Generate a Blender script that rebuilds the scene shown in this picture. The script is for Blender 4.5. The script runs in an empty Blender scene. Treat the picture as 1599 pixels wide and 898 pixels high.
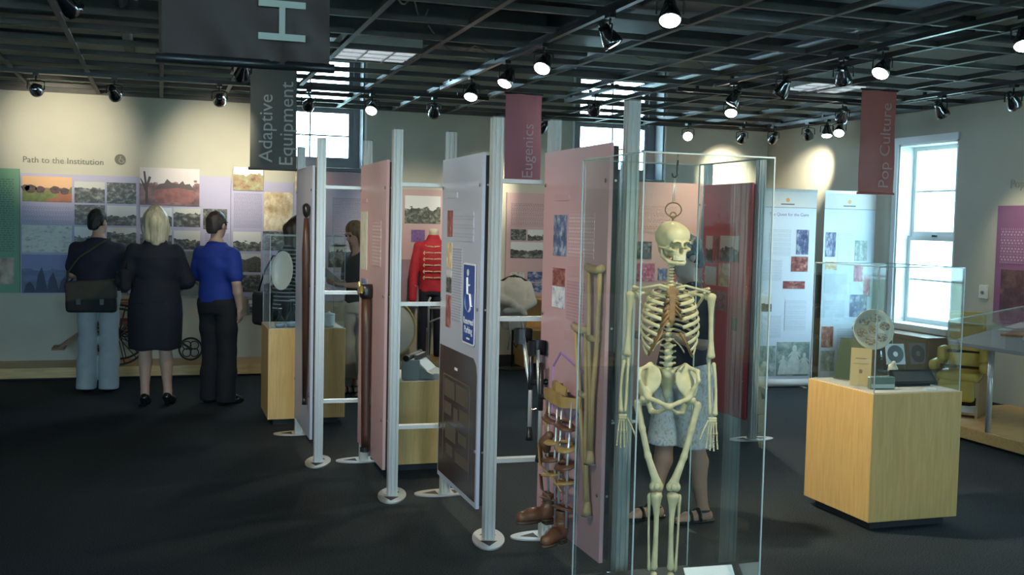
import bpy, bmesh, math, random
import numpy as np
from mathutils import Vector, Matrix

sc = bpy.context.scene
COL = sc.collection
random.seed(7)
PI = math.pi
def R(a): return math.radians(a)

# ------------------------------------------------------------------ camera
H_EYE = 1.65
YAW, PITCH, ROLL = R(18.25), R(3.4), R(1.3)
fwd = Vector((math.sin(YAW)*math.cos(PITCH), math.cos(YAW)*math.cos(PITCH), -math.sin(PITCH)))
rgt = Vector((math.cos(YAW), -math.sin(YAW), 0))
upv = rgt.cross(fwd)
r2 = rgt*math.cos(ROLL) + upv*math.sin(ROLL)
u2 = upv*math.cos(ROLL) - rgt*math.sin(ROLL)
cam = bpy.data.cameras.new('camera')
cam.sensor_fit = 'HORIZONTAL'; cam.sensor_width = 36.0
cam.lens = 1666.0/1599.0*36.0
cam.clip_start = 0.05; cam.clip_end = 200
camo = bpy.data.objects.new('camera', cam); COL.objects.link(camo)
m = Matrix.Identity(4)
for i in range(3):
    m[i][0] = r2[i]; m[i][1] = u2[i]; m[i][2] = -fwd[i]
m[2][3] = H_EYE
camo.matrix_world = m
sc.camera = camo

# ------------------------------------------------------------------ world, daylight, exposure
SKY = 23.0
world = bpy.data.worlds.new('sky'); sc.world = world
world.use_nodes = True
wn = world.node_tree.nodes; wl = world.node_tree.links
wn['Background'].inputs[0].default_value = (0.50, 0.79, 1.0, 1)
wn['Background'].inputs[1].default_value = SKY
sun = bpy.data.lights.new('sun', 'SUN'); sun.energy = 8.0; sun.angle = R(1); sun.color = (1, 0.95, 0.86)
suno = bpy.data.objects.new('sun', sun); COL.objects.link(suno)
suno.rotation_euler = (R(48), 0, R(-62))
SPOT_W = 110.0
SPOT_COL = (1.0, 0.90, 0.68)
vs = sc.view_settings
vs.view_transform = 'Standard'; vs.look = 'None'; vs.gamma = 1.0; vs.use_curve_mapping = False
vs.exposure = 0.28
sc.cycles.max_bounces = 8
sc.cycles.diffuse_bounces = 4
sc.cycles.transparent_max_bounces = 16
sc.cycles.caustics_reflective = False; sc.cycles.caustics_refractive = False
sc.cycles.sample_clamp_indirect = 6.0

# ------------------------------------------------------------------ materials
MATS = {}
def _new(name):
    m = bpy.data.materials.new(name); m.use_nodes = True
    return m, m.node_tree.nodes, m.node_tree.links, m.node_tree.nodes['Principled BSDF']
def mat(name, col=(.5,.5,.5), rough=.6, metal=0.0, var=0.0, scale=20.0, bump=0.0, col2=None, emit=0.0, spec=.5, stretch=(1,1,1), detail=4.0, coat=0.0):
    if name in MATS: return MATS[name]
    m, n, l, b = _new(name)
    b.inputs['Base Color'].default_value = (*col, 1)
    b.inputs['Roughness'].default_value = rough
    b.inputs['Metallic'].default_value = metal
    b.inputs['Specular IOR Level'].default_value = spec
    b.inputs['Coat Weight'].default_value = coat
    if emit:
        b.inputs['Emission Color'].default_value = (*col, 1); b.inputs['Emission Strength'].default_value = emit
    if var or bump or col2:
        tc = n.new('ShaderNodeTexCoord'); mp = n.new('ShaderNodeMapping'); nz = n.new('ShaderNodeTexNoise')
        mp.inputs['Scale'].default_value = stretch
        nz.inputs['Scale'].default_value = scale; nz.inputs['Detail'].default_value = detail
        l.new(tc.outputs['Object'], mp.inputs[0]); l.new(mp.outputs[0], nz.inputs['Vector'])
        if var or col2:
            cr = n.new('ShaderNodeValToRGB')
            a = tuple(max(0, c*(1-var)) for c in col); d = col2 or tuple(min(1, c*(1+var)) for c in col)
            cr.color_ramp.elements[0].position = .3; cr.color_ramp.elements[1].position = .7
            cr.color_ramp.elements[0].color = (*a, 1); cr.color_ramp.elements[1].color = (*d, 1)
            l.new(nz.outputs['Fac'], cr.inputs[0]); l.new(cr.outputs[0], b.inputs['Base Color'])
        if bump:
            bp = n.new('ShaderNodeBump'); bp.inputs['Strength'].default_value = bump; bp.inputs['Distance'].default_value = .01
            l.new(nz.outputs['Fac'], bp.inputs['Height']); l.new(bp.outputs[0], b.inputs['Normal'])
    MATS[name] = m
    return m
def glassmat(name, tint=(.97,.99,.985), gl=.10, rough=.02):
    if name in MATS: return MATS[name]
    m, n, l, b = _new(name)
    n.remove(b); out = n['Material Output']
    t = n.new('ShaderNodeBsdfTransparent'); t.inputs[0].default_value = (*tint, 1)
    g = n.new('ShaderNodeBsdfGlossy'); g.inputs['Roughness'].default_value = rough; g.inputs['Color'].default_value = (.95,1,1,1)
    fr = n.new('ShaderNodeFresnel'); fr.inputs[0].default_value = 1.45
    mu = n.new('ShaderNodeMath'); mu.operation = 'MULTIPLY_ADD'; mu.inputs[1].default_value = .22; mu.inputs[2].default_value = gl*.05
    mx = n.new('ShaderNodeMixShader')
    l.new(fr.outputs[0], mu.inputs[0]); l.new(mu.outputs[0], mx.inputs[0]); l.new(t.outputs[0], mx.inputs[1]); l.new(g.outputs[0], mx.inputs[2])
    l.new(mx.outputs[0], out.inputs[0])
    MATS[name] = m
    return m
def woodmat(name, a, b2, rough=.45, vert=True, scale=6.0):
    if name in MATS: return MATS[name]
    m, n, l, b = _new(name)
    tc = n.new('ShaderNodeTexCoord'); mp = n.new('ShaderNodeMapping'); nz = n.new('ShaderNodeTexNoise')
    mp.inputs['Scale'].default_value = (9, 9, .8) if vert else (.8, 9, 9)
    nz.inputs['Scale'].default_value = scale; nz.inputs['Detail'].default_value = 6; nz.inputs['Distortion'].default_value = .6
    cr = n.new('ShaderNodeValToRGB'); cr.color_ramp.elements[0].position = .3; cr.color_ramp.elements[1].position = .72
    cr.color_ramp.elements[0].color = (*a, 1); cr.color_ramp.elements[1].color = (*b2, 1)
    l.new(tc.outputs['Object'], mp.inputs[0]); l.new(mp.outputs[0], nz.inputs['Vector']); l.new(nz.outputs['Fac'], cr.inputs[0]); l.new(cr.outputs[0], b.inputs['Base Color'])
    b.inputs['Roughness'].default_value = rough
    MATS[name] = m
    return m
def textmat(name, bg, ink, lines=10, word=.16, rough=.5, gap=.42):
    """printed paragraphs too small to read: rows of word-length dashes"""
    key = name
    lines = int(lines*1.5); word *= .55; ink = tuple(i*.72+g*.28 for i, g in zip(ink, bg))
    if key in MATS: return MATS[key]
    m, n, l, b = _new(key)
    tc = n.new('ShaderNodeTexCoord'); mp = n.new('ShaderNodeMapping')
    sx = n.new('ShaderNodeSeparateXYZ'); cx = n.new('ShaderNodeCombineXYZ')
    l.new(tc.outputs['Generated'], sx.inputs[0]); l.new(sx.outputs['X'], cx.inputs['X']); l.new(sx.outputs['Z'], cx.inputs['Y'])
    br = n.new('ShaderNodeTexBrick')
    br.inputs['Scale'].default_value = 1.0
    br.inputs['Brick Width'].default_value = word; br.inputs['Row Height'].default_value = 1.0/lines
    br.inputs['Mortar Size'].default_value = gap*.5/lines; br.inputs['Mortar Smooth'].default_value = 0
    br.inputs['Bias'].default_value = -.35
    br.offset = .37; br.squash = .6; br.squash_frequency = 3
    mixc = tuple(i*.6+g*.4 for i, g in zip(ink, bg))
    br.inputs['Color1'].default_value = (*ink, 1); br.inputs['Color2'].default_value = (*mixc, 1); br.inputs['Mortar'].default_value = (*bg, 1)
    l.new(cx.outputs[0], br.inputs['Vector']); l.new(br.outputs['Color'], b.inputs['Base Color'])
    b.inputs['Roughness'].default_value = rough
    MATS[key] = m
    return m
def photomat(name, stops, scale=4.0, sky=None, skyz=.6, stretch=(1,1,1), seed=0.0, rough=.4):
    """a printed photograph: noisy tones; optional sky band above a ragged skyline"""
    if name in MATS: return MATS[name]
    m, n, l, b = _new(name)
    tc = n.new('ShaderNodeTexCoord'); mp = n.new('ShaderNodeMapping'); nz = n.new('ShaderNodeTexNoise')
    oi = n.new('ShaderNodeObjectInfo'); ad = n.new('ShaderNodeVectorMath'); ad.operation = 'ADD'
    cb = n.new('ShaderNodeMath'); cb.operation = 'MULTIPLY'; cb.inputs[1].default_value = 37.0
    l.new(oi.outputs['Random'], cb.inputs[0])
    l.new(tc.outputs['Generated'], mp.inputs[0]); mp.inputs['Scale'].default_value = stretch; mp.inputs['Location'].default_value = (seed, seed*1.7, seed*.3)
    l.new(mp.outputs[0], ad.inputs[0]); l.new(cb.outputs[0], ad.inputs[1])
    nz.inputs['Scale'].default_value = scale; nz.inputs['Detail'].default_value = 5; nz.inputs['Roughness'].default_value = .65
    l.new(ad.outputs[0], nz.inputs['Vector'])
    cr = n.new('ShaderNodeValToRGB'); cr.color_ramp.interpolation = 'LINEAR'
    e = cr.color_ramp.elements
    while len(e) < len(stops): e.new(.5)
    for i, (p, c) in enumerate(stops):
        e[i].position = p; e[i].color = (*c, 1)
    l.new(nz.outputs['Fac'], cr.inputs[0])
    src = cr.outputs[0]
    if sky:
        sx = n.new('ShaderNodeSeparateXYZ'); l.new(tc.outputs['Generated'], sx.inputs[0])
        n2 = n.new('ShaderNodeTexNoise'); n2.inputs['Scale'].default_value = 5; n2.inputs['Detail'].default_value = 4; l.new(ad.outputs[0], n2.inputs['Vector'])
        ma = n.new('ShaderNodeMath'); ma.operation = 'MULTIPLY_ADD'; ma.inputs[1].default_value = .55; l.new(n2.outputs['Fac'], ma.inputs[0]); l.new(sx.outputs['Z'], ma.inputs[2])
        gt = n.new('ShaderNodeMath'); gt.operation = 'GREATER_THAN'; gt.inputs[1].default_value = skyz+.27; l.new(ma.outputs[0], gt.inputs[0])
        mx = n.new('ShaderNodeMix'); mx.data_type = 'RGBA'
        l.new(gt.outputs[0], mx.inputs[0]); l.new(src, mx.inputs[6]); mx.inputs[7].default_value = (*sky, 1)
        src = mx.outputs[2]
    l.new(src, b.inputs['Base Color']); b.inputs['Roughness'].default_value = rough
    MATS[name] = m
    return m

# ------------------------------------------------------------------ mesh helpers
def addprops(o, label=None, cat=None, group=None, kind=None):
    if label: o['label'] = label
    if cat: o['category'] = cat
    if group: o['group'] = group
    if kind: o['kind'] = kind
    return o
def thing(name, label, cat, loc=(0,0,0), rz=0.0, group=None):
    o = bpy.data.objects.new(name, None); COL.objects.link(o); o.empty_display_size = .1
    o.location = loc; o.rotation_euler = (0, 0, rz)
    return addprops(o, label, cat, group)
def link(name, me, parent=None, loc=None, rot=None):
    o = bpy.data.objects.new(name, me); COL.objects.link(o)
    if parent: o.parent = parent
    if loc: o.location = loc
    if rot: o.rotation_euler = rot
    return o
def dup(root, loc=None, rz=None, **kw):
    c = root.copy(); COL.objects.link(c)
    if loc is not None: c.location = loc
    if rz is not None: c.rotation_euler = (0, 0, rz)
    addprops(c, kw.get('label'), kw.get('cat'), kw.get('group'))
    def rec(src, dst):
        for ch in src.children:
            k = ch.copy(); COL.objects.link(k); k.parent = dst; rec(ch, k)
    rec(root, c)
    return c
class MB:
    def __init__(s): s.v = []; s.f = []
    def box(s, x0, y0, z0, x1, y1, z1):
        b = len(s.v)
        s.v += [(x0,y0,z0),(x1,y0,z0),(x1,y1,z0),(x0,y1,z0),(x0,y0,z1),(x1,y0,z1),(x1,y1,z1),(x0,y1,z1)]
        s.f += [tuple(b+i for i in q) for q in ((0,3,2,1),(4,5,6,7),(0,1,5,4),(1,2,6,5),(2,3,7,6),(3,0,4,7))]
        return s
    def cbox(s, c, h, rot=None):
        b = len(s.v); c = Vector(c)
        for dz in (-1,1):
            for dx, dy in ((-1,-1),(1,-1),(1,1),(-1,1)):
                p = Vector((dx*h[0], dy*h[1], dz*h[2]))
                if rot is not None: p = rot @ p
                s.v.append(tuple(c+p))
        s.f += [tuple(b+i for i in q) for q in ((0,3,2,1),(4,5,6,7),(0,1,5,4),(1,2,6,5),(2,3,7,6),(3,0,4,7))]
        return s
    def bar(s, a, b, w, d=None):
        """square bar from a to b"""
        a, b = Vector(a), Vector(b); d = d or w
        q = (b-a).to_track_quat('Z', 'Y').to_matrix()
        return s.cbox((a+b)/2, (w/2, d/2, (b-a).length/2), q)
    def tube(s, pts, rad, n=10, cap=True, closed=False):
        P = [Vector(p) for p in pts]; k = len(P)
        rad = rad if isinstance(rad, (list, tuple)) else [rad]*k
        b = len(s.v); ref = None
        for i, p in enumerate(P):
            if closed: t = P[(i+1) % k]-P[i-1]
            else: t = P[min(i+1, k-1)]-P[max(i-1, 0)]
            t.normalize()
            if ref is None:
                ref = t.orthogonal().normalized()
            ref = (ref - t*ref.dot(t))
            if ref.length < 1e-6: ref = t.orthogonal()
            ref.normalize(); bn = t.cross(ref)
            r = rad[i]; ra, rb = r if isinstance(r, tuple) else (r, r)
            for j in range(n):
                a = 2*PI*j/n
                s.v.append(tuple(p+ref*(ra*math.cos(a))+bn*(rb*math.sin(a))))
        for i in range(k if closed else k-1):
            i2 = (i+1) % k
            for j in range(n):
                j2 = (j+1) % n
                s.f.append((b+i*n+j, b+i*n+j2, b+i2*n+j2, b+i2*n+j))
        if cap and not closed:
            s.f.append(tuple(b+j for j in range(n))[::-1]); s.f.append(tuple(b+(k-1)*n+j for j in range(n)))
        return s
    def lathe(s, prof, c=(0,0,0), n=24, axis=None, scale=(1,1)):
        """prof: list of (r, h) about axis (default Z) from c"""
        q = Vector(axis).to_track_quat('Z', 'Y').to_matrix() if axis is not None else Matrix.Identity(3)
        c = Vector(c); b = len(s.v); k = len(prof)
        for r, h in prof:
            for j in range(n):
                a = 2*PI*j/n
                s.v.append(tuple(c + q @ Vector((r*math.cos(a)*scale[0], r*math.sin(a)*scale[1], h))))
        for i in range(k-1):
            for j in range(n):
                j2 = (j+1) % n
                s.f.append((b+i*n+j, b+i*n+j2, b+(i+1)*n+j2, b+(i+1)*n+j))
        if prof[0][0] > 1e-5: s.f.append(tuple(b+j for j in range(n))[::-1])
        if prof[-1][0] > 1e-5: s.f.append(tuple(b+(k-1)*n+j for j in range(n)))
        return s
    def prism(s, poly, d0, d1, fn):
        """poly of (u,v); fn(u,v,d)->xyz"""
        b = len(s.v); k = len(poly)
        for d in (d0, d1):
            for u, v in poly: s.v.append(tuple(fn(u, v, d)))
        s.f.append(tuple(b+i for i in range(k))[::-1]); s.f.append(tuple(b+k+i for i in range(k)))
        for i in range(k):
            j = (i+1) % k
            s.f.append((b+i, b+j, b+k+j, b+k+i))
        return s
    def grid(s, fn, nu, nv):
        b = len(s.v)
        for i in range(nu+1):
            for j in range(nv+1): s.v.append(tuple(fn(i/nu, j/nv)))
        for i in range(nu):
            for j in range(nv):
                a = b+i*(nv+1)+j
                s.f.append((a, a+nv+1, a+nv+2, a+1))
        return s
    def mesh(s, name, mt, smooth=False):
        me = bpy.data.meshes.new(name); me.from_pydata(s.v, [], s.f); me.update()
        bm = bmesh.new(); bm.from_mesh(me); bmesh.ops.recalc_face_normals(bm, faces=bm.faces); bm.to_mesh(me); bm.free()
        if smooth: me.polygons.foreach_set('use_smooth', [True]*len(me.polygons))
        if mt: me.materials.append(mt)
        return me
    def build(s, name, mt, parent=None, smooth=False, bevel=0.0, loc=None, rot=None):
        o = link(name, s.mesh(name, mt, smooth), parent, loc, rot)
        if bevel:
            b = o.modifiers.new('edge', 'BEVEL'); b.width = bevel; b.segments = 2; b.limit_method = 'ANGLE'
        return o
def B(x0, y0, z0, x1, y1, z1): return MB().box(x0, y0, z0, x1, y1, z1)
def struct(o, label, cat): return addprops(o, label, cat, None, 'structure')
def text(name, body, mt, parent, loc, rot, width=None, size=.1, extrude=.0006, align='LEFT'):
    cu = bpy.data.curves.new(name, 'FONT'); cu.body = body; cu.size = size; cu.extrude = extrude; cu.align_x = align
    cu.resolution_u = 3
    cu.materials.append(mt)
    o = bpy.data.objects.new(name, cu); COL.objects.link(o); o.parent = parent
    bpy.context.view_layer.update()
    me = bpy.data.meshes.new_from_object(o); bpy.data.objects.remove(o); bpy.data.curves.remove(cu)
    me.name = name
    if width:
        xs = [v.co.x for v in me.vertices]; k = width/max(max(xs)-min(xs), 1e-4)
        me.transform(Matrix.Diagonal((k, k, 1, 1)))
    return link(name, me, parent, loc, rot)
def letters(name, body, mt, parent, loc, rot, width, size=.1, extrude=.0006):
    # lettering split so that every character is a part of its own
    o = text(name, body, mt, parent, loc, rot, width, size, extrude)
    me = o.data; n = len(me.vertices); par = list(range(n))
    def find(i):
        while par[i] != i: par[i] = par[par[i]]; i = par[i]
        return i
    for e in me.edges: par[find(e.vertices[0])] = find(e.vertices[1])
    isl = {}
    for i in range(n): isl.setdefault(find(i), []).append(i)
    rng = sorted((min(me.vertices[i].co.x for i in v), max(me.vertices[i].co.x for i in v), k) for k, v in isl.items())
    grp = []
    for a, b, k in rng:
        if grp and a < grp[-1][1]-1e-4 and (min(b, grp[-1][1])-a) > .5*min(b-a, grp[-1][1]-grp[-1][0]): grp[-1][1] = max(b, grp[-1][1]); grp[-1][2].add(k)
        else: grp.append([a, b, {k}])
    for a, b, ks in grp:
        keep = [i for k in ks for i in isl[k]]; mp_ = {i: j for j, i in enumerate(keep)}
        m2 = bpy.data.meshes.new(name); m2.from_pydata([tuple(me.vertices[i].co) for i in keep], [], [tuple(mp_[i] for i in p.vertices) for p in me.polygons if p.vertices[0] in mp_]); m2.update(); m2.materials.append(mt)
        link(name, m2, parent, loc, rot)
    bpy.data.objects.remove(o)
TXT = (PI/2, 0, 0)

# ------------------------------------------------------------------ signed-distance modelling for organic shapes
class Sdf:
    def __init__(s, lo, hi, h):
        s.lo = np.array(lo, float); s.h = h
        n = np.ceil((np.array(hi, float)-s.lo)/h).astype(int)+1
        s.ax = [(s.lo[i]+h*np.arange(n[i])).astype(np.float32) for i in range(3)]
        s.d = np.full(n, 1.0, np.float32)
    def win(s, lo, hi):
        sl = []
        for i in range(3):
            a = max(0, int((lo[i]-s.lo[i])/s.h)); b = min(len(s.ax[i]), int((hi[i]-s.lo[i])/s.h)+2)
            if b <= a: return None
            sl.append(slice(a, b))
        return tuple(sl), s.ax[0][sl[0]][:,None,None], s.ax[1][sl[1]][None,:,None], s.ax[2][sl[2]][None,None,:]
    def put(s, sl, d, k, op):
        c = s.d[sl]
        if op == 'u':
            h = np.clip(.5+.5*(c-d)/k, 0, 1); s.d[sl] = c*(1-h)+d*h-k*h*(1-h)
        elif op == 's':
            d = -d; h = np.clip(.5-.5*(c-d)/k, 0, 1); s.d[sl] = c*(1-h)+d*h+k*h*(1-h)
    def cone(s, a, b, ra, rb, k=.015, op='u', flat=None):
        a = np.array(a, float); b = np.array(b, float); m_ = max(ra, rb)+k+2*s.h
        w = s.win(np.minimum(a, b)-m_, np.maximum(a, b)+m_)
        if not w: return s
        sl, X, Y, Z = w
        ab = b-a; L = max(ab@ab, 1e-9)
        t = np.clip(((X-a[0])*ab[0]+(Y-a[1])*ab[1]+(Z-a[2])*ab[2])/L, 0, 1)
        d = np.sqrt((X-a[0]-t*ab[0])**2+(Y-a[1]-t*ab[1])**2+(Z-a[2]-t*ab[2])**2)-(ra+(rb-ra)*t)
        s.put(sl, d, k, op); return s
    def chain(s, pts, rad, k=.012, op='u'):
        for i in range(len(pts)-1): s.cone(pts[i], pts[i+1], rad[i], rad[i+1], k, op)
        return s
    def ell(s, c, r, rot=None, k=.015, op='u'):
        c = np.array(c, float); m_ = max(r)+k+2*s.h
        w = s.win(c-m_, c+m_)
        if not w: return s
        sl, X, Y, Z = w
        x, y, z = X-c[0], Y-c[1], Z-c[2]
        if rot is not None:
            q = np.array(rot)  # columns = local axes
            x, y, z = x*q[0,0]+y*q[1,0]+z*q[2,0], x*q[0,1]+y*q[1,1]+z*q[2,1], x*q[0,2]+y*q[1,2]+z*q[2,2]
        k0 = np.sqrt((x/r[0])**2+(y/r[1])**2+(z/r[2])**2)
        k1 = np.sqrt((x/r[0]**2)**2+(y/r[1]**2)**2+(z/r[2]**2)**2)+1e-6
        s.put(sl, k0*(k0-1)/k1, k, op); return s
    def box(s, c, hh, rot=None, rnd=.008, k=.012, op='u'):
        c = np.array(c, float); m_ = math.sqrt(sum(a*a for a in hh))+rnd+k+2*s.h
        w = s.win(c-m_, c+m_)
        if not w: return s
        sl, X, Y, Z = w
        x, y, z = X-c[0], Y-c[1], Z-c[2]
        if rot is not None:
            q = np.array(rot)
            x, y, z = x*q[0,0]+y*q[1,0]+z*q[2,0], x*q[0,1]+y*q[1,1]+z*q[2,1], x*q[0,2]+y*q[1,2]+z*q[2,2]
        ax, ay, az = np.abs(x)-hh[0]+rnd, np.abs(y)-hh[1]+rnd, np.abs(z)-hh[2]+rnd
        d = np.sqrt(np.maximum(ax,0)**2+np.maximum(ay,0)**2+np.maximum(az,0)**2)+np.minimum(np.maximum(ax,np.maximum(ay,az)),0)-rnd
        s.put(sl, d, k, op); return s
    def stack(s, prof, k=.02, op='u', inf=0.0, pw=2.0):
        """prof rows (z, cx, cy, rx, ry): vertical loft of superellipses"""
        A = np.array(prof, float); A = A[np.argsort(A[:,0])]
        mx = max(A[:,3].max(), A[:,4].max())+inf+k+2*s.h
        w = s.win((A[:,1].min()-mx, A[:,2].min()-mx, A[0,0]-k-2*s.h), (A[:,1].max()+mx, A[:,2].max()+mx, A[-1,0]+k+2*s.h))
        if not w: return s
        sl, X, Y, Z = w
        z = Z.ravel(); f = lambda i: np.interp(z, A[:,0], A[:,i])[None,None,:].astype(np.float32)
        rx, ry = f(3)+inf, f(4)+inf
        q = ((np.abs((X-f(1))/rx))**pw+(np.abs((Y-f(2))/ry))**pw)**(1/pw)
        d = (q-1)*np.minimum(rx, ry)
        d = np.maximum(d, np.maximum(A[0,0]-Z, Z-A[-1,0]))
        s.put(sl, d, k, op); return s
    def half(s, n, c):
        """keep the side where n.p <= c"""
        X, Y, Z = s.ax[0][:,None,None], s.ax[1][None,:,None], s.ax[2][None,None,:]
        s.d = np.maximum(s.d, (X*n[0]+Y*n[1]+Z*n[2]-c).astype(np.float32)); return s
    def ripple(s, amp, fx, fy, fz, ph=0.0):
        X, Y, Z = s.ax[0][:,None,None], s.ax[1][None,:,None], s.ax[2][None,None,:]
        s.d = s.d+(amp*np.sin(fx*X+1.3*np.sin(fz*Z*.6+ph)+ph)*np.sin(fz*Z+fy*Y+ph)).astype(np.float32); return s
    def data(s):
        d = s.d; h = s.h; ins = d < 0
        nx, ny, nz = d.shape; C = (nx-1, ny-1, nz-1)
        cnt = np.zeros(C, np.float32); acc = [np.zeros(C, np.float32) for _ in range(3)]
        for ax in range(3):
            o = [a for a in range(3) if a != ax]
            for i in (0, 1):
                for j in (0, 1):
                    a_ = [slice(0, -1)]*3; b_ = [slice(0, -1)]*3
                    a_[ax] = slice(0, -1); b_[ax] = slice(1, None)
                    for q, e in ((o[0], i), (o[1], j)):
                        a_[q] = b_[q] = slice(e, d.shape[q]-1+e)
                    da, db = d[tuple(a_)], d[tuple(b_)]
                    x = (da < 0) != (db < 0)
                    t = np.where(x, da/np.where(x, da-db, 1), 0)
                    cnt += x
                    acc[ax] += np.where(x, t, 0); acc[o[0]] += x*i; acc[o[1]] += x*j
        act = cnt > 0
        idx = np.full(C, -1, np.int64); k = np.nonzero(act); idx[k] = np.arange(len(k[0]))
        V = np.stack([s.lo[q]+h*(k[q]+acc[q][act]/cnt[act]) for q in range(3)], 1)
        Fs = []
        for ax in range(3):
            o1, o2 = (ax+1) % 3, (ax+2) % 3
            a_ = [slice(None)]*3; b_ = [slice(None)]*3
            a_[ax] = slice(0, -1); b_[ax] = slice(1, None)
            for q in (o1, o2): a_[q] = b_[q] = slice(1, -1)
            A, Bq = ins[tuple(a_)], ins[tuple(b_)]
            for flip in (0, 1):
                e = np.nonzero((A & ~Bq) if not flip else (~A & Bq))
                e = list(e)
                def cell(da, db):
                    c = [None]*3; c[ax] = e[ax]; c[o1] = e[o1]+da; c[o2] = e[o2]+db
                    return idx[tuple(c)]
                q4 = np.stack([cell(0,0), cell(1,0), cell(1,1), cell(0,1)], 1)
                Fs.append(q4 if not flip else q4[:, ::-1])
        F_ = np.concatenate(Fs); F_ = F_[(F_ >= 0).all(1)]
        return V, F_
    def build(s, name, mt, parent=None, relax=2):
        V, F_ = s.data()
        for _ in range(relax):   # light smoothing
            acc = np.zeros_like(V); cn = np.zeros(len(V))
            for i in range(4):
                a, b = F_[:, i], F_[:, (i+1) % 4]
                np.add.at(acc, a, V[b]); np.add.at(cn, a, 1)
            cn[cn == 0] = 1
            V = V*.5+.5*acc/cn[:, None]
        me = bpy.data.meshes.new(name)
        me.from_pydata(V.tolist(), [], F_.tolist()); me.update()
        me.polygons.foreach_set('use_smooth', [True]*len(me.polygons))
        if mt: me.materials.append(mt)
        return link(name, me, parent)
# ------------------------------------------------------------------ shared materials
WALL = mat('painted_wall', (.51,.495,.415), .85, var=.03, scale=3)
CARPET = mat('dark_carpet', (.017,.022,.023), .95, var=.75, scale=140, bump=.6, spec=.2, col2=(.052,.064,.070))
SLAB = mat('plenum_slab', (.34,.38,.44), .9, var=.25, scale=1.3)
GRIDM = mat('dark_grid_metal', (.075,.07,.066), .55, var=.15, scale=8)
BLACK = mat('black_metal', (.012,.012,.013), .35)
CHROME = mat('black_chrome', (.25,.26,.28), .12, metal=1.0)
ALU = mat('brushed_aluminium', (.56,.57,.55), .38, metal=.45, var=.02, scale=30, stretch=(1,1,.05))
ALUD = mat('aluminium_groove', (.22,.23,.24), .5, metal=.6)
STEEL = mat('satin_steel_base', (.66,.68,.70), .3, metal=.7)
WHITEP = mat('white_paint', (.78,.79,.78), .5)
DARKFRAME = mat('backlit_window_grey', (.20,.20,.21), .6)  # backlit shade of the high window frames is put into this grey
MAPLE = woodmat('maple_veneer', (.60,.36,.12), (.72,.46,.175), .4)
MAPLEH = woodmat('maple_veneer_flat', (.55,.33,.12), (.70,.47,.20), .4, vert=False)
GLASS = glassmat('clear_glass')
EDGE = mat('acrylic_edge', (.36,.44,.44), .15, spec=.8)
TOEKICK = mat('black_toe_kick', (.02,.02,.022), .7)
CREAM = mat('cream_plastic', (.7,.66,.5), .5)

XW, YW, ZC = 7.35, 12.0, 3.72
XL, YB = -5.2, -4.0
# floor
fl = B(XL, YB, -.12, XW+.3, YW+.3, 0).build('floor', CARPET); struct(fl, 'dark charcoal carpet over the whole gallery floor', 'floor')
def wall_holes(name, axis, at, thick, u0, u1, z0, z1, holes, mt, label):
    us = sorted({u0, u1, *[h[0] for h in holes], *[h[1] for h in holes]})
    zs = sorted({z0, z1, *[h[2] for h in holes], *[h[3] for h in holes]})
    mb = MB()
    for a, b in zip(us, us[1:]):
        for c, d in zip(zs, zs[1:]):
            um, zm = (a+b)/2, (c+d)/2
            if any(h[0] < um < h[1] and h[2] < zm < h[3] for h in holes): continue
            if axis == 'x': mb.box(a, at, c, b, at+thick, d)
            else: mb.box(at, a, c, at+thick, b, d)
    o = mb.build(name, mt); struct(o, label, 'wall')
    return o
BH = [(0.98, 2.17, 2.22, 3.6), (4.70, 5.89, 2.22, 3.6)]
RH = [(8.55, 9.43, .69, 2.57), (4.55, 5.43, .69, 2.57), (.55, 1.43, .69, 2.57)]
wall_holes('wall_back', 'x', YW, .32, XL-.2, XW+.32, 0, ZC, BH, WALL, 'beige painted back wall with two high windows')
wall_holes('wall_right', 'y', XW, .32, YB-.2, YW, 0, ZC, RH, WALL, 'beige painted wall with tall white window')
LH = [(a, a+1.5, .69, 2.6) for a in (-1.6,)]
NH = [(a, a+1.5, .69, 2.6) for a in (.1, -2.8)]
wall_holes('wall_left', 'y', XL-.2, .2, YB-.2, YW, 0, ZC, LH, WALL, 'beige painted side wall out of view')
wall_holes('wall_rear', 'x', YB-.2, .2, XL, XW, 0, ZC, NH, WALL, 'beige painted wall behind the viewer')
bbm = mat('dark_baseboard', (.03,.03,.032), .6)
struct(B(2.3, YW-.012, 0, XW-.012, YW, .1).build('baseboard_back', bbm), 'low dark vinyl baseboard along the back wall', 'baseboard')
struct(B(XW-.012, 7.3, .0, XW, YW, .1).build('baseboard_right', bbm), 'low dark vinyl baseboard along the right wall', 'baseboard')

# ceiling: slab above an open grid of deep dark bars
ceil = B(XL-.2, YB-.2, ZC, XW+.32, YW+.32, ZC+.12).build('ceiling', SLAB); struct(ceil, 'dark open grid ceiling below a shadowed concrete deck', 'ceiling')
GZ = 2.90
GX = [k*.62 for k in range(-8, 12)]
GY = [5.40+.615*k for k in range(-15, 11)]
mgx = MB().box(-.006, YB, .008, .006, YW, .042).box(-.019, YB, 0, .019, YW, .008).mesh('grid_bar', GRIDM)
mgy = MB().box(XL, -.006, .008, XW, .006, .042).box(XL, -.017, .001, XW, .017, .008).mesh('grid_bar', GRIDM)
for x in GX: link('grid_bar', mgx, ceil, (x, 0, GZ))
for y in GY: link('grid_bar', mgy, ceil, (0, y, GZ))
# wall angle where the grid meets the walls
B(XL, YW-.03, GZ-.005, XW, YW, GZ+.05).build('wall_angle', GRIDM, ceil)
B(XW-.03, YB, GZ-.005, XW, YW, GZ+.05).build('wall_angle', GRIDM, ceil)
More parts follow.
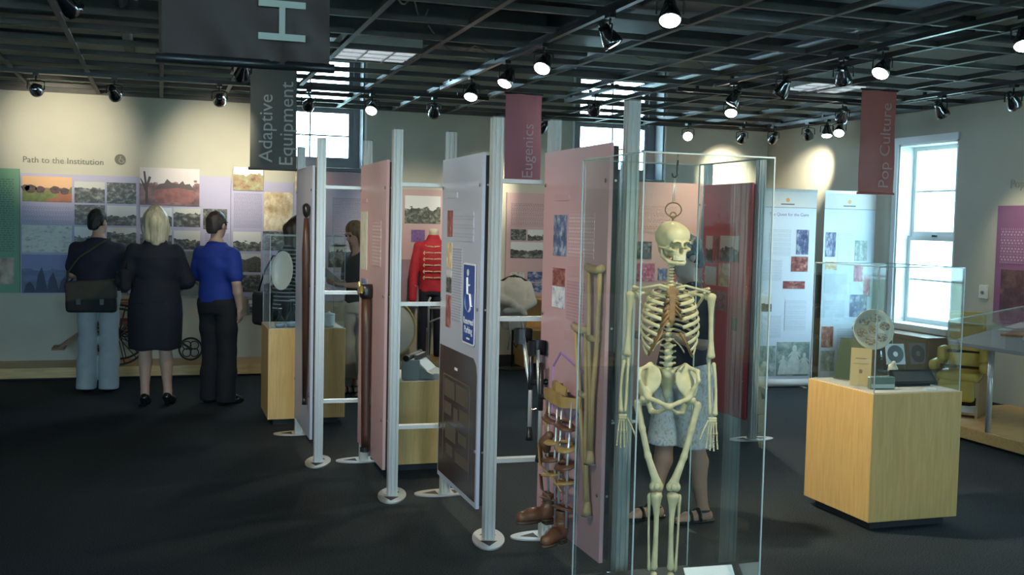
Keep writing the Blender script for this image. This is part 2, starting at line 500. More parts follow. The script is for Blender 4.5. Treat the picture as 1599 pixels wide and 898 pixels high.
# joists, ducts and pipes in the dark space above
JO = mat('dark_joist', (.045,.045,.05), .85)
for i, y in enumerate([-2.4, -.6, 1.2, 3.0, 4.8, 6.6, 8.4, 10.2]):
    B(XL, y, ZC-.22, XW, y+.28, ZC).build('joist', JO, ceil)
DU = mat('dark_duct', (.10,.11,.12), .5, metal=.4, var=.2, scale=4)
B(-4, 8.9, 3.15, 3.6, 9.5, 3.5).build('air_duct', DU, ceil, bevel=.02)
B(3.2, 3.0, 3.2, 3.75, 9.2, 3.5).build('air_duct', DU, ceil, bevel=.02)
for x0, y0, x1, y1, z, r in [(-4, 7.0, 6.9, 7.0, 3.22, .035), (-.3, -3, -.3, 11.5, 3.3, .05), (5.3, -2, 5.3, 11.6, 3.26, .04), (-4, 10.8, 6.9, 10.8, 3.3, .03)]:
    MB().tube([(x0, y0, z), (x1, y1, z)], r, 10).build('pipe', DU, ceil, True)
CAB = mat('grey_cable', (.30,.30,.30), .6)
def cable(p):
    P = [Vector(q) for q in p]; out = []
    for i in range(len(P)-1):
        a, b = P[i], P[i+1]
        for k in range(8):
            t = k/8; q = a.lerp(b, t); q.z -= .12*math.sin(PI*t); out.append(q)
    out.append(P[-1]); return MB().tube(out, .006, 6).build('cable', CAB, ceil, True)
cable([(1.9, 7.9, 3.12), (2.35, 8.2, 3.05), (2.9, 8.0, 3.1)])
cable([(3.2, 7.6, 3.1), (4.3, 8.3, 3.12), (5.0, 8.4, 3.1)])
cable([(1.3, 6.4, 3.12), (1.55, 6.9, 3.14), (1.75, 7.3, 3.12)])

# square louvred ceiling lights
TROF = mat('troffer_diffuser', (.72,.78,.84), .4, emit=.5)
def troffer(x, y, label):
    t = thing('ceiling_light', label, 'ceiling light', (x, y, GZ), 0, 'square louvred ceiling lights')
    w, d = .60, .595
    MB().box(0,0,.012,w,.03,.10).box(0,d-.03,.012,w,d,.10).box(0,.03,.012,.03,d-.03,.10).box(w-.03,.03,.012,w,d-.03,.10).box(0,0,.10,w,d,.115).build('housing', WHITEP, t)
    B(.03,.03,.012,w-.03,d-.03,.022).build('diffuser', TROF, t)
    for i in (1, 2): B(w*i/3-.006, .03, .002, w*i/3+.006, d-.03, .012).build('louvre_blade', WHITEP, t)
    for i in (1, 2): B(.03, d*i/3-.006, .003, w-.03, d*i/3+.006, .012).build('louvre_blade', WHITEP, t)
troffer(1.25, 7.87, 'square louvred ceiling light above the tall partition row, left of the Eugenics banner')
troffer(5.27, 8.22 - .345, 'square louvred ceiling light beside the Pop Culture banner')

# ------------------------------------------------------------------ windows
def window_back(name, x0, x1, gx0, gx1, label):
    w = thing(name, label, 'window', (0, YW, 0)); w['kind'] = 'structure'
    z0, z1 = 2.22, 3.6
    yg = .25
    # lining of the recess and casing between recess and sash
    MB().box(x0, .0, z0, x0+.02, yg, z1).box(x1-.02, 0, z0, x1, yg, z1).box(x0, 0, z1-.02, x1, yg, z1).build('lining', DARKFRAME, w)
    MB().box(x0+.02, yg-.03, z0, gx0-.05, yg+.05, z1).box(gx1+.05, yg-.03, z0, x1-.02, yg+.05, z1).box(gx0-.05, yg-.03, z0, gx1+.05, yg+.05, 2.31).box(gx0-.05, yg-.03, 3.48, gx1+.05, yg+.05, z1).build('frame', DARKFRAME, w)
    zm = 2.90
    for k, (a, b, dy) in enumerate(((2.31, zm, 0.0), (zm, 3.48, .02))):
        s = MB().box(gx0-.05, yg-.02+dy, a, gx0, yg+.02+dy, b).box(gx1, yg-.02+dy, a, gx1+.05, yg+.02+dy, b).box(gx0, yg-.02+dy, a, gx1, yg+.02+dy, a+.05).box(gx0, yg-.02+dy, b-.04, gx1, yg+.02+dy, b).build('sash', DARKFRAME, w)
        xm = (gx0+gx1)/2; zz = (a+b)/2
        B(xm-.008, yg-.012+dy, a+.05, xm+.008, yg+.012+dy, b-.04).build('muntin', DARKFRAME, s)
        B(gx0, yg-.0115+dy, zz-.008, gx1, yg+.0115+dy, zz+.008).build('muntin', DARKFRAME, s)
        for pa, pb in ((gx0, xm-.008), (xm+.008, gx1)):
            for pc, pd in ((a+.05, zz-.008), (zz+.008, b-.04)):
                B(pa, yg-.002+dy, pc, pb, yg+.002+dy, pd).build('pane', GLASS, s)
    B(x0, -.04, z0-.03, x1, yg, z0+.012).build('window_sill', DARKFRAME, w, bevel=.006)
    # narrow bright trim round the opening on the wall face
    MB().box(x1, -.012, z0-.03, x1+.025, 0, z1).box(x0-.025, -.012, z0-.03, x0, 0, z1).build('casing', WHITEP, w)
    p = bpy.data.lights.new('portal', 'AREA'); p.shape = 'RECTANGLE'; p.size = gx1-gx0; p.size_y = 1.2; p.cycles.is_portal = True
    po = bpy.data.objects.new('daylight_portal', p); COL.objects.link(po); po.location = ((gx0+gx1)/2, YW+.31, 2.92); po.rotation_euler = (-PI/2, 0, 0)
window_back('window_1', .98, 2.17, 1.16, 2.03, 'high back window behind the grey Adaptive Equipment banner')
window_back('window_2', 4.70, 5.89, 4.87, 5.73, 'high back window above the pink exhibit panels')
WINW = mat('white_window_paint', (.82,.84,.85), .45)
def window_right(name, y0, y1, label):
    w = thing(name, label, 'window', (XW, 0, 0)); w['kind'] = 'structure'
    z0, z1 = .69, 2.57; xg = .16
    MB().box(0, y0, z0, .3, y0+.02, z1).box(0, y1-.02, z0, .3, y1, z1).box(0, y0, z1-.02, .3, y1, z1).build('lining', WINW, w)
    zm = 1.62
    for a, b, dx in ((z0+.03, zm, 0.0), (zm, z1-.02, .035)):
        s = MB().box(xg-.02+dx, y0+.02, a, xg+.02+dx, y0+.07, b).box(xg-.02+dx, y1-.07, a, xg+.02+dx, y1-.02, b).box(xg-.02+dx, y0+.07, a, xg+.02+dx, y1-.07, a+.05).box(xg-.02+dx, y0+.07, b-.045, xg+.02+dx, y1-.07, b).build('sash', WINW, w)
        zz = (a+b)/2
        B(xg-.012+dx, y0+.07, zz-.009, xg+.012+dx, y1-.07, zz+.009).build('muntin', WINW, s)
        for pc, pd in ((a+.05, zz-.009), (zz+.009, b-.045)):
            B(xg-.002+dx, y0+.07, pc, xg+.002+dx, y1-.07, pd).build('pane', GLASS, s)
    MB().box(xg-.04, (y0+y1)/2-.03, zm-.005, xg-.02, (y0+y1)/2+.03, zm+.015).build('latch', BLACK, w)
    B(-.10, y0-.06, z0-.035, .3, y1+.06, z0+.03).build('window_sill', WINW, w, bevel=.006)
    MB().box(-.015, y1, z0, 0, y1+.07, z1+.07).box(-.015, y0-.005, z1, 0, y1, z1+.07).build('casing', WINW, w)
    p = bpy.data.lights.new('portal', 'AREA'); p.shape = 'RECTANGLE'; p.size = 1.85; p.size_y = y1-y0; p.cycles.is_portal = True
    po = bpy.data.objects.new('daylight_portal', p); COL.objects.link(po); po.location = (XW+.31, (y0+y1)/2, 1.63); po.rotation_euler = (0, PI/2, 0)
window_right('window_3', 8.55, 9.43, 'tall overexposed white sash window beside the Pop Culture banner')
window_right('window_4', 4.55, 5.43, 'added tall white sash window, unseen further along the right wall')  # this and the next window are unseen, added for more daylight
window_right('window_5', .55, 1.43, 'added tall white sash window, unseen near the viewer on the right wall')
def window_plain(name, axis, at, u0, u1, label):
    # sash windows added in the unseen walls to bring in fill daylight
    w = thing(name, label, 'window', (0, 0, 0)); w['kind'] = 'structure'
    z0, z1 = .69, 2.6; um = (u0+u1)/2
    bx_ = (lambda a, d0, c, b, d1, e: B(a, at+d0, c, b, at+d1, e)) if axis == 'x' else (lambda a, d0, c, b, d1, e: B(at+d0, a, c, at+d1, b, e))
    for a, c, b, e in ((u0, z0, u0+.06, z1), (u1-.06, z0, u1, z1), (u0+.06, z0, u1-.06, z0+.06), (u0+.06, z1-.06, u1-.06, z1), (u0+.06, 1.62, u1-.06, 1.67)): bx_(a, .06, c, b, .12, e).build('frame', WINW, w)
    for c, e in ((z0+.06, 1.62), (1.67, z1-.06)): bx_(u0+.06, .088, c, u1-.06, .092, e).build('pane', GLASS, w)
    p = bpy.data.lights.new('portal', 'AREA'); p.shape = 'RECTANGLE'; p.cycles.is_portal = True; p.size, p.size_y = (u1-u0, 1.9) if axis == 'x' else (1.9, u1-u0)
    po = bpy.data.objects.new('daylight_portal', p); COL.objects.link(po)
    po.location = (um, at-.01, 1.645) if axis == 'x' else (at-.01, um, 1.645); po.rotation_euler = (PI/2, 0, 0) if axis == 'x' else (0, -PI/2, 0)
for i, (a, b_, c_, d_) in enumerate(LH): window_plain('window_%d' % (6+i), 'y', XL-.2, a, b_, 'added white sash window in the left wall out of view, number %d from the rear' % (i+1))
for i, (a, b_, c_, d_) in enumerate(NH): window_plain('window_%d' % (7+i), 'x', YB-.2, a, b_, 'added white sash window in the rear wall out of view, number %d from the left' % (i+1))
# the house across the yard, seen through the tall window
FAC = mat('pale_render', (.62,.68,.68), .8, var=.05, scale=2)
TEALG = mat('dim_house_glass', (.16,.33,.36), .2)
hb = thing('neighbouring_house', 'pale house with paned windows seen through the tall window', 'building', (17.5, 0, -1.0))
B(0, 9, 0, 5, 34, 9).build('wall', FAC, hb)
B(-.3, 8.8, 9, 5.3, 34.2, 9.3).build('roof', mat('grey_roof', (.25,.26,.28), .8), hb)
for y in (17.0, 19.2, 21.4, 23.6, 25.8):
    for z in (.9, 3.4):
        f = MB().box(-.06, y, z, 0, y+1.5, z+1.7).build('window', WINW, hb)
        for i in range(3):
            for j in range(3):
                B(-.08, y+.08+i*.46, z+.08+j*.53, -.055, y+.48+i*.46, z+.55+j*.53).build('pane', TEALG, f)
gd = B(-40, -40, -1.3, 60, 60, -1.0).build('ground', mat('pale_yard', (.30,.36,.28), .9, var=.2, scale=.6)); struct(gd, 'pale yard outside the windows', 'ground')

# ------------------------------------------------------------------ track lighting
LAMP = mat('lamp_lens', (1.0,.95,.82), .3, emit=14.0)
def track(x0, y0, x1, y1, label):
    t = thing('light_track', label, 'light track', (0, 0, 0), 0, 'black ceiling light tracks')
    z = GZ-.04
    MB().bar((x0, y0, z), (x1, y1, z), .034, .032).build('rail', BLACK, t)
    L = math.hypot(x1-x0, y1-y0); n = max(2, int(L/1.3))
    for i in range(n+1):
        a = (i+.2)/(n+.4)
        MB().cbox((x0+(x1-x0)*a, y0+(y1-y0)*a, z+.028), (.012, .012, .012)).build('clip', BLACK, t)
    for px, py in ((x0, y0), (x1, y1)): MB().cbox((px, py, z), (.019, .019, .019)).build('end_cap', BLACK, t)
track(-3.2, 10.02, 3.0, 10.02, 'black light track running along the back wall above the timeline boards')
track(2.40, 2.2, 2.40, 9.4, 'black light track running from the viewer towards the Eugenics banner')
track(4.44, 2.2, 4.44, 8.1, 'black light track running towards the back left of the Pop Culture banner')
track(3.6, 11.05, 6.72, 11.05, 'short black light track along the back wall near the corner')
track(4.3, 8.50, 6.4, 8.50, 'short black cross track behind the Pop Culture banner')
track(6.78, 9.0, 6.78, 10.95, 'short black track beside the right wall near the corner')
track(6.42, 3.5, 6.42, 8.2, 'black light track above the slanted display table')
track(3.75, 8.6, 3.75, 9.8, 'short black track in front of the middle back window')
track(.56, 7.4, .56, 9.2, 'short black track above the three standing visitors')

track(-.45, 1.0, -.45, 6.2, 'added black light track above the open floor left of the partition, out of view')  # unseen track added to carry lamps that brighten the partition
# one track head: local z=0 at the rail, lamp hangs below
ys = MB().tube([(0, 0, 0), (0, 0, -.075)], .007, 8)
HEADS = {}
def bell(r, l):
    return [(.022*r/.05, -l*.62), (.026*r/.05, -l*.6), (.03*r/.05, -l*.35), (r*.80, -l*.12), (r*.97, l*.18), (r, l*.38), (r*.96, l*.38), (r*.90, l*.30)]
def track_head(x, y, aim, label, power=1.0, drop=.115, r=.058):
    wallwash = aim[1] > 11.9 or aim[0] > 7.3
    t = thing('track_spotlight', label, 'spotlight', (x, y, GZ-.056), 0, 'black track spotlights')
    c = Vector((0, 0, -drop-.02)); d = (Vector(aim)-(Vector((x, y, GZ-.056))+c)).normalized()
    MB().cbox((0, 0, -.012), (.022, .035, .012)).build('adapter', BLACK, t, bevel=.003)
    MB().tube([(0, 0, -.02), (0, 0, -drop+.055)], .007, 8).build('stem', BLACK, t, True)
    side = d.cross(Vector((0, 0, 1)))
    side = side.normalized() if side.length > 1e-3 else Vector((1, 0, 0))
    yk = [Vector((0, 0, -drop+.055)) + side*(math.cos(a)*(r+.012)) + Vector((0, 0, -1))*( (.075)*(1-abs(math.cos(a))**1.0) - .0) for a in [PI, PI*.75, PI/2, PI*.25, 0]]
    top = Vector((0, 0, -drop+.055))
    yk = [c+side*-(r+.01), top+side*-(r+.008)+Vector((0,0,-.01)), top+side*-(r*.5), top, top+side*(r*.5), top+side*(r+.008)+Vector((0,0,-.01)), c+side*(r+.01)]
    MB().tube(yk, .005, 6).build('yoke', BLACK, t, True)
    hs = MB().lathe(bell(r, .13), c, 20, d).build('housing', CHROME if power < 9 else BLACK, t, True)
    MB().lathe([(.001, .052), (r*.5, .050), (r*.88, .043), (r*.88, .040)], c, 20, d).build('lens', LAMP, hs, True)
    MB().lathe([(.018, -.105), (.02, -.08), (.02, -.06)], c, 12, d).build('socket', BLACK, hs, True)
    li = bpy.data.lights.new('spot', 'SPOT'); li.energy = SPOT_W*power*(1.0 if wallwash else 1.0); li.color = SPOT_COL; li.spot_size = R(50) if wallwash else R(58); li.spot_blend = 1.0; li.shadow_soft_size = .04
    lo = bpy.data.objects.new('spot', li); COL.objects.link(lo); lo.parent = t
    lo.location = c+d*.06; lo.rotation_euler = d.to_track_quat('-Z', 'Y').to_euler()
# back wall, left part
track_head(-1.02, 10.02, (-.95, 12, 2.42), 'black chrome spotlight at the far left above the wall lettering', 1.5)
track_head(-.39, 10.02, (.05, 12, 1.7), 'spotlight with a bright tilted lens above the man carrying the messenger bag', .25)
track_head(.495, 10.02, (.62, 12, 2.22), 'black chrome spotlight just beside the grey Adaptive Equipment banner, against the wall', 1.5)
track_head(.56, 8.1, (.2, 10.0, .9), 'glowing spotlight hanging between the brown and grey banners', .35)
track_head(1.29, 10.02, (1.1, 12, 1.9), 'small dark spotlight silhouetted against the high window with the dark frame', .6)
track_head(1.88, 10.02, (1.0, 8.2, .8), 'glaring white spotlight just beside the high window and its dark frame', .5)
track_head(2.48, 10.02, (2.75, 11.7, 1.5), 'dark spotlight against beige wall midway between window and Eugenics banner', 1.0)
# row over the partition
track_head(2.40, 8.45, (1.75, 7.3, .8), 'spotlight fifth from the viewer on the long track leading to the Eugenics banner', .5)
track_head(2.40, 7.52, (1.45, 6.8, .9), 'glowing spotlight fourth from the viewer on the long track, tilted at the partition', .55)
track_head(2.40, 6.72, (1.5, 5.7, 1.2), 'brightly glowing oval spotlight third from the viewer on the long track', .55)
track_head(2.40, 5.62, (3.74, 5.28, .55), 'spotlight second from the viewer on the long track, shade seen edge-on', 2.2)
track_head(2.40, 4.87, (1.94, 3.84, 1.0), 'large spotlight at the top of the photo aimed at the skeleton', .55)
# middle and corner
track_head(3.75, 9.08, (4.1, 12, 1.4), 'small dark spotlight silhouetted in front of the middle back window', .8)
track_head(3.95, 11.05, (3.55, 12, 2.0), 'dark round spotlight just beside the Eugenics banner on the wall', 1.0)
track_head(5.08, 11.05, (4.0, 8.3, 1.0), 'glaring spotlight beside the tall post in front of the middle window', .3)
track_head(5.72, 11.05, (4.1, 8.0, 1.3), 'glaring white spotlight above the skeleton case by the back wall', .35)
track_head(6.42, 11.05, (6.72, 12, 2.3), 'dark round spotlight near the room corner above the red panel', 1.9)
track_head(6.72, 10.86, (6.95, 12, 2.0), 'dark spotlight nearest to the corner of the two walls', .6)
track_head(6.78, 10.25, (7.35, 10.95, 2.3), 'bright spotlight making the oval pool of light on the corner wall', 1.3)
track_head(6.78, 9.9, (6.4, 9.3, 1.0), 'small dark tilted spotlight between two glowing ones near the corner', .35)
track_head(6.78, 9.68, (5.6, 8.3, 1.0), 'glowing round spotlight beside the top of the Pop Culture banner', .4)
track_head(5.98, 8.50, (6.2, 9.6, 1.3), 'chrome spotlight hanging just beside the upper edge of the Pop Culture banner', .4)
track_head(4.82, 8.50, (4.37, 7.75, 1.7), 'round chrome spotlight with two glints below the short cross track', 1.6)
track_head(4.44, 7.80, (4.0, 8.1, 1.7), 'spotlight with a small bright lens next to the chrome one on the cross track', .4)
track_head(4.44, 7.07, (4.25, 8.0, 1.5), 'chrome spotlight shining in front of the square louvred light', .45)
track_head(4.44, 6.32, (5.2, 7.0, .9), 'dark spotlight seen from behind left of the glaring lamp', .4)
track_head(4.44, 5.90, (3.1, 5.25, .95), 'glaring white spotlight hanging over the Pop Culture banner', 1.0)
track_head(6.42, 7.70, (7.35, 7.7, 1.4), 'chrome spotlight on the wall side beyond the Pop Culture banner', .3)
track_head(6.42, 6.88, (7.35, 7.3, 1.9), 'chrome spotlight over the purple wall panel at the photo edge', .4)
track_head(4.44, 4.70, (3.6, 3.6, .4), 'glaring spotlight cut by the photo edge at the upper corner', .12)

# unseen heads added above the frame to brighten partition, skeleton and table case
track_head(-.45, 5.9, (1.0, 7.6, 1.3), 'added spotlight out of view aimed at the furthest partition panel', 1.0)
track_head(-.45, 5.0, (1.29, 6.7, 1.2), 'added spotlight out of view aimed at the pink panel with the wooden leg', 1.0)
track_head(-.45, 4.0, (1.59, 5.7, 1.2), 'added spotlight out of view aimed at the grey sign panel', 1.0)
track_head(-.45, 2.9, (1.85, 4.7, 1.1), 'added spotlight out of view aimed at the crutches', 1.0)
track_head(2.40, 2.5, (1.94, 3.84, 1.1), 'added spotlight out of view aimed at the front of the skeleton', 1.4)
track_head(6.42, 4.2, (6.5, 6.0, .8), 'added spotlight out of view aimed at the table case', .5)
# ------------------------------------------------------------------ hanging banners
LETTER = mat('pale_letter', (.55,.55,.50), .6)
def banner(x, y, z0, z1, w, mt, words, label, lsize, lets=LETTER, sag=.0, fold=False):
    t = thing('hanging_banner', label, 'banner', (x, y, z0))
    h = z1-z0
    def f(u, v, s):
        bx = .006*math.sin(u*5+v*3)+.004*math.sin(v*9+u*2)
        if fold and v < .2: bx += .014*math.sin(u*16+v*30)*(1-v/.2)*(1 if u > .35 else .2)
        return (u*w, bx+s, v*h)
    mb = MB(); mb.grid(lambda u, v: f(u, v, -.0012), 14, 30); mb.grid(lambda u, v: f(u, v, .0012), 14, 30)
    mb.build('cloth', mt, t, True)
    MB().tube([(-.012, 0, .0), (w+.012, 0, .0)], .011, 10).build('bottom_rod', BLACK if fold else mt, t, True)
    MB().tube([(-.012, 0, h), (w+.012, 0, h)], .009, 10).build('top_rod', BLACK, t, True)
    for hx in (.04, w-.04): MB().tube([(hx, 0, h), (hx, 0, h+max(.02, 2.9-z1+.01))], .002, 6).build('hanger', BLACK, t)
    for wd, off, zz, width in words:
        letters('letter', wd, lets, t, (off, -.017, zz), (Matrix.Rotation(PI/2, 3, 'X') @ Matrix.Rotation(PI/2, 3, 'Z')).to_euler(), width, lsize)
    return t
banner(.65, 8.5, 2.035, 2.87, .352, mat('grey_banner', (.12,.12,.112), .7, var=.05, scale=3, spec=.2), [('Adaptive', .165, .05, .52), ('Equipment', .322, .025, .64)], 'grey hanging banner lettered Adaptive Equipment', .12, mat('grey_letter', (.42,.42,.40), .6))
banner(3.052, 9.56, 2.05, 2.87, .355, mat('rose_banner', (.66,.22,.27), .5, var=.06, scale=3), [('Eugenics', .27, .03, .50)], 'rose red hanging banner lettered Eugenics', .14, mat('rose_letter', (.75,.55,.55), .6))
banner(5.684, 7.81, 1.985, 2.87, .352, mat('rust_banner', (.46,.14,.12), .45, var=.1, scale=3), [('Pop Culture', .29, .045, .72)], 'rust red hanging banner lettered Pop Culture', .14, mat('rust_letter', (.55,.36,.34), .6))
banner(0.0, 2.4, 1.985, 2.87, .352, mat('brown_banner', (.050,.030,.026), .55, var=.1, scale=3, spec=.25), [('H', .298, .04, .085)], 'large dark brown banner with one big sideways letter, nearest the viewer', .14, mat('big_letter', (.36,.36,.31), .6), fold=True)

# ------------------------------------------------------------------ exhibit boards
bwst = [(.30, (.012,.012,.011)), (.48, (.06,.06,.055)), (.60, (.20,.20,.18)), (.75, (.48,.47,.42))]
BWA = photomat('archive_photo_a', bwst, 4, sky=(.55,.55,.52), skyz=.72, seed=1)
BWB = photomat('archive_photo_b', bwst, 6, seed=3)
BWC = photomat('archive_photo_c', bwst, 5, sky=(.62,.62,.6), skyz=.5, seed=8)
SEPIA = photomat('sepia_photo', [(.3, (.35,.22,.10)), (.5, (.62,.48,.30)), (.65, (.8,.72,.55)), (.8, (.86,.82,.7))], 3, seed=2)
LANDS = photomat('painted_landscape', [(.35, (.12,.05,.05)), (.48, (.22,.20,.05)), (.58, (.40,.13,.05)), (.72, (.55,.22,.10))], 3.5, sky=(.75,.42,.20), skyz=.55, seed=5)
BRICKP = photomat('red_building_photo', [(.3, (.06,.03,.03)), (.5, (.20,.08,.08)), (.62, (.28,.14,.14)), (.8, (.5,.36,.36))], 3.2, sky=(.62,.56,.56), skyz=.58, seed=9)
COLP = photomat('colour_photo', [(.3, (.10,.06,.04)), (.48, (.35,.22,.10)), (.6, (.30,.34,.18)), (.75, (.60,.50,.35))], 4, sky=(.7,.72,.7), skyz=.7, seed=4)
MAPP = photomat('line_drawing_map', [(.3, (.16,.18,.16)), (.42, (.42,.45,.41)), (.5, (.52,.55,.50)), (.8, (.58,.60,.55))], 7, seed=6)
BLUEP = photomat('blue_forest_print', [(.3, (.015,.03,.09)), (.5, (.03,.06,.18)), (.7, (.07,.11,.28))], 3, sky=(.10,.13,.33), skyz=.62, seed=7)
PINKP = photomat('pink_crowd_photo', [(.3, (.15,.02,.05)), (.5, (.42,.10,.16)), (.7, (.72,.42,.46))], 6, seed=12)
FERNP = photomat('leafy_photo', [(.3, (.02,.03,.02)), (.5, (.10,.11,.09)), (.7, (.35,.36,.33))], 9, sky=(.68,.69,.70), skyz=.55, seed=13)
REDP = photomat('red_photo', [(.3, (.05,.02,.02)), (.48, (.26,.07,.07)), (.58, (.36,.16,.13)), (.72, (.6,.45,.38))], 3.2, seed=14)
BLUEPH = photomat('blue_photo', [(.3, (.02,.03,.08)), (.48, (.09,.12,.24)), (.58, (.30,.33,.42)), (.72, (.58,.60,.64))], 3.0, seed=15)
FADEP = photomat('pale_green_photo', [(.3, (.10,.17,.15)), (.5, (.28,.36,.33)), (.7, (.55,.62,.60))], 4, seed=16)
LAV = (.42,.40,.56)
def board(name, label, cat, loc, rz, w, h, mt, th=.02, group=None, edge=None, z0=0.0):
    """board facing -Y locally, lower left at origin"""
    t = thing(name, label, cat, loc, rz, group)
    B(0, -th, z0, w, 0, z0+h).build('panel', mt, t)
    return t
def pic(t, name, r, mt, th=.02, lift=.004):
    """flat print glued on a board: r = x0,z0,x1,z1 in board coordinates"""
    y = -th-lift
    return B(r[0], y, r[1], r[2], -th, r[3]).build(name, mt, t)

Yb = YW-.002
# timeline boards on the back wall
def wb(label, x0, z0, x1, z1, mt, th=.02):
    t = board('timeline_board', label, 'exhibit board', (x0, Yb, z0), 0, x1-x0, z1-z0, mt, th, 'timeline boards on the back wall')
    t['ox'] = x0; t['oz'] = z0
    return t
def wp(t, name, x0, z0, x1, z1, mt, th=.02, lift=.004):
    ox, oz = t['ox'], t['oz']
    return pic(t, name, (x0-ox, z0-oz, x1-ox, z1-oz), mt, th, lift)
lavm = mat('lavender_board', LAV, .55, var=.03, scale=2)
greenm = mat('green_board', (.15,.32,.20), .55, var=.05, scale=2)
g = wb('green text board at the far left of the back wall', -2.35, .83, -1.375, 2.1, greenm)
wp(g, 'text_block', -2.2, 1.25, -1.43, 2.0, textmat('text_green', (.15,.32,.20), (.05,.14,.08), 22, .12))
wp(g, 'photo', -1.66, .92, -1.43, 1.19, photomat('portrait_print', [(.3, (.08,.03,.03)), (.5, (.35,.26,.18)), (.7, (.5,.42,.30))], 2.2, seed=21))
a = wb('lavender board of archive pictures under the wall lettering', -1.37, .82, -.222, 2.06, lavm)
wp(a, 'photo', -1.35, 1.77, -.88, 2.03, LANDS)
wp(a, 'text_block', -1.35, 1.54, -.89, 1.74, textmat('text_lav_a', LAV, (.20,.19,.30), 9, .10))
wp(a, 'photo', -1.355, 1.25, -.88, 1.53, MAPP)
wp(a, 'photo', -1.36, .83, -.33, 1.225, BLUEP)
for i, (x0, x1) in enumerate(((-.855, -.56), (-.54, -.25))):
    for j, (z0, z1) in enumerate(((1.77, 1.99), (1.54, 1.75), (1.315, 1.52))):
        wp(a, 'photo', x0, z0, x1, z1, [BWA, BWB, BWC][(i+j) % 3])
b = wb('lavender board with the red brick mansion photograph', -.218, .79, .715, 2.09, lavm)
wp(b, 'photo', -.215, 1.765, .39, 2.16, BRICKP, lift=.012)
for x0, z0, x1, z1, q in [(-.21,1.54,.11,1.74,BWC),(.125,1.54,.40,1.74,BWA),(.43,1.52,.68,1.74,BWB),(-.21,1.31,.11,1.51,BWA),(.13,1.30,.40,1.50,BWC)]:
    wp(b, 'photo', x0, z0, x1, z1, q)
wp(b, 'photo', -.21, .80, .42, 1.28, mat('grey_green_print', (.20,.24,.22), .6, var=.12, scale=3))
wp(b, 'text_block', .45, .9, .70, 1.48, textmat('text_lav_b', LAV, (.20,.19,.30), 22, .2))
c = wb('lavender board with old photographs beside the man in the blue polo shirt', .72, .79, 1.385, 2.05, lavm)
wp(c, 'photo', .74, 1.95, 1.06, 2.2, COLP, lift=.012)
wp(c, 'text_block', .75, 1.54, 1.05, 1.92, textmat('text_lav_c', LAV, (.20,.19,.30), 18, .16))
wp(c, 'photo', 1.07, 1.52, 1.38, 1.94, SEPIA)
for x0, z0, x1, z1, q in [(.745,1.29,1.04,1.50,BWC),(1.06,1.30,1.37,1.51,BWB),(.75,1.06,1.04,1.26,BWA),(.75,.84,1.04,1.03,BWB),(1.07,.84,1.37,1.03,BWC)]:
    wp(c, 'photo', x0, z0, x1, z1, q)
wp(c, 'text_block', 1.08, 1.07, 1.36, 1.26, textmat('text_lav_d', LAV, (.20,.19,.30), 8, .2))
d = wb('lavender text board under the high back window', 1.39, .74, 1.735, 2.05, lavm)
wp(d, 'photo', 1.40, 1.96, 1.56, 2.2, SEPIA, lift=.012)
wp(d, 'text_block', 1.42, .85, 1.70, 1.92, textmat('text_lav_e', LAV, (.22,.21,.32), 40, .18))
e = wb('pale lavender board with a pink header behind the two visitors', 1.74, .74, 2.25, 2.18, mat('pale_lavender', (.50,.47,.60), .55, var=.03, scale=2))
wp(e, 'header', 1.745, 2.0, 2.245, 2.175, mat('pink_header', (.62,.42,.44), .55, var=.04, scale=3))
wp(e, 'text_block', 1.82, 1.35, 2.2, 1.9, textmat('text_lav_f', (.50,.47,.60), (.24,.22,.34), 22, .13))
wp(e, 'photo', 1.78, 1.12, 1.98, 1.38, BWA); wp(e, 'photo', 1.99, 1.10, 2.22, 1.32, BWC)
wp(e, 'text_block', 1.82, .8, 2.2, 1.05, textmat('text_lav_f', (.50,.47,.60), (.24,.22,.34), 22, .13))
def shape(t, name, pts, mt, lift=.0055, th=.02):
    ox, oz = t['ox'], t['oz']
    return MB().prism([(x-ox, z-oz) for x, z in pts], th+lift-.0012, th+lift, lambda u, v, d: (u, -d, v)).build(name, mt, t)
# printed motifs of the larger pictures
shape(a, 'printed_meadow', [(-1.35,1.775),(-.88,1.775),(-.88,1.84),(-1.05,1.87),(-1.2,1.86),(-1.35,1.88)], mat('print_meadow', (.17,.20,.05), .5, var=.3, scale=18))
shape(a, 'printed_road', [(-1.16,1.775),(-.88,1.775),(-.88,1.86),(-.98,1.868),(-1.04,1.86),(-1.0,1.83)], mat('print_road', (.42,.14,.07), .5, var=.1, scale=18), .0065)
for cx_, cz_, r_ in ((-1.27,1.90,.055),(-1.18,1.895,.045),(-1.04,1.895,.05),(-.95,1.885,.045),(-1.32,1.91,.04)):
    shape(a, 'printed_tree', [(cx_+r_*math.cos(q)*(1+.15*math.sin(5*q)), cz_+r_*.8*math.sin(q)*(1+.1*math.cos(7*q))) for q in [2*PI*i/16 for i in range(16)]], mat('print_tree', (.10,.045,.045), .5, var=.4, scale=30), .0075)
for i in range(9):
    cx_ = -1.28+i*.11; hh = .09+.05*((i*7) % 4)
    shape(a, 'printed_fir', [(cx_-.06,.835),(cx_+.06,.835),(cx_+.03,.86+hh*.5),(cx_+.035,.85+hh*.5),(cx_,.86+hh),(cx_-.04,.86+hh*.6)], mat('print_fir', (.012,.02,.07), .5), .0058+.0003*i)
MS = mat('print_mansion', (.24,.085,.08), .5, var=.25, scale=22); MR = mat('print_mansion_roof', (.085,.05,.055), .5)
shape(b, 'printed_mansion', [(-.06,1.80),(.30,1.80),(.335,1.82),(.335,1.93),(.18,1.955),(-.06,1.93)], MS, .0135)
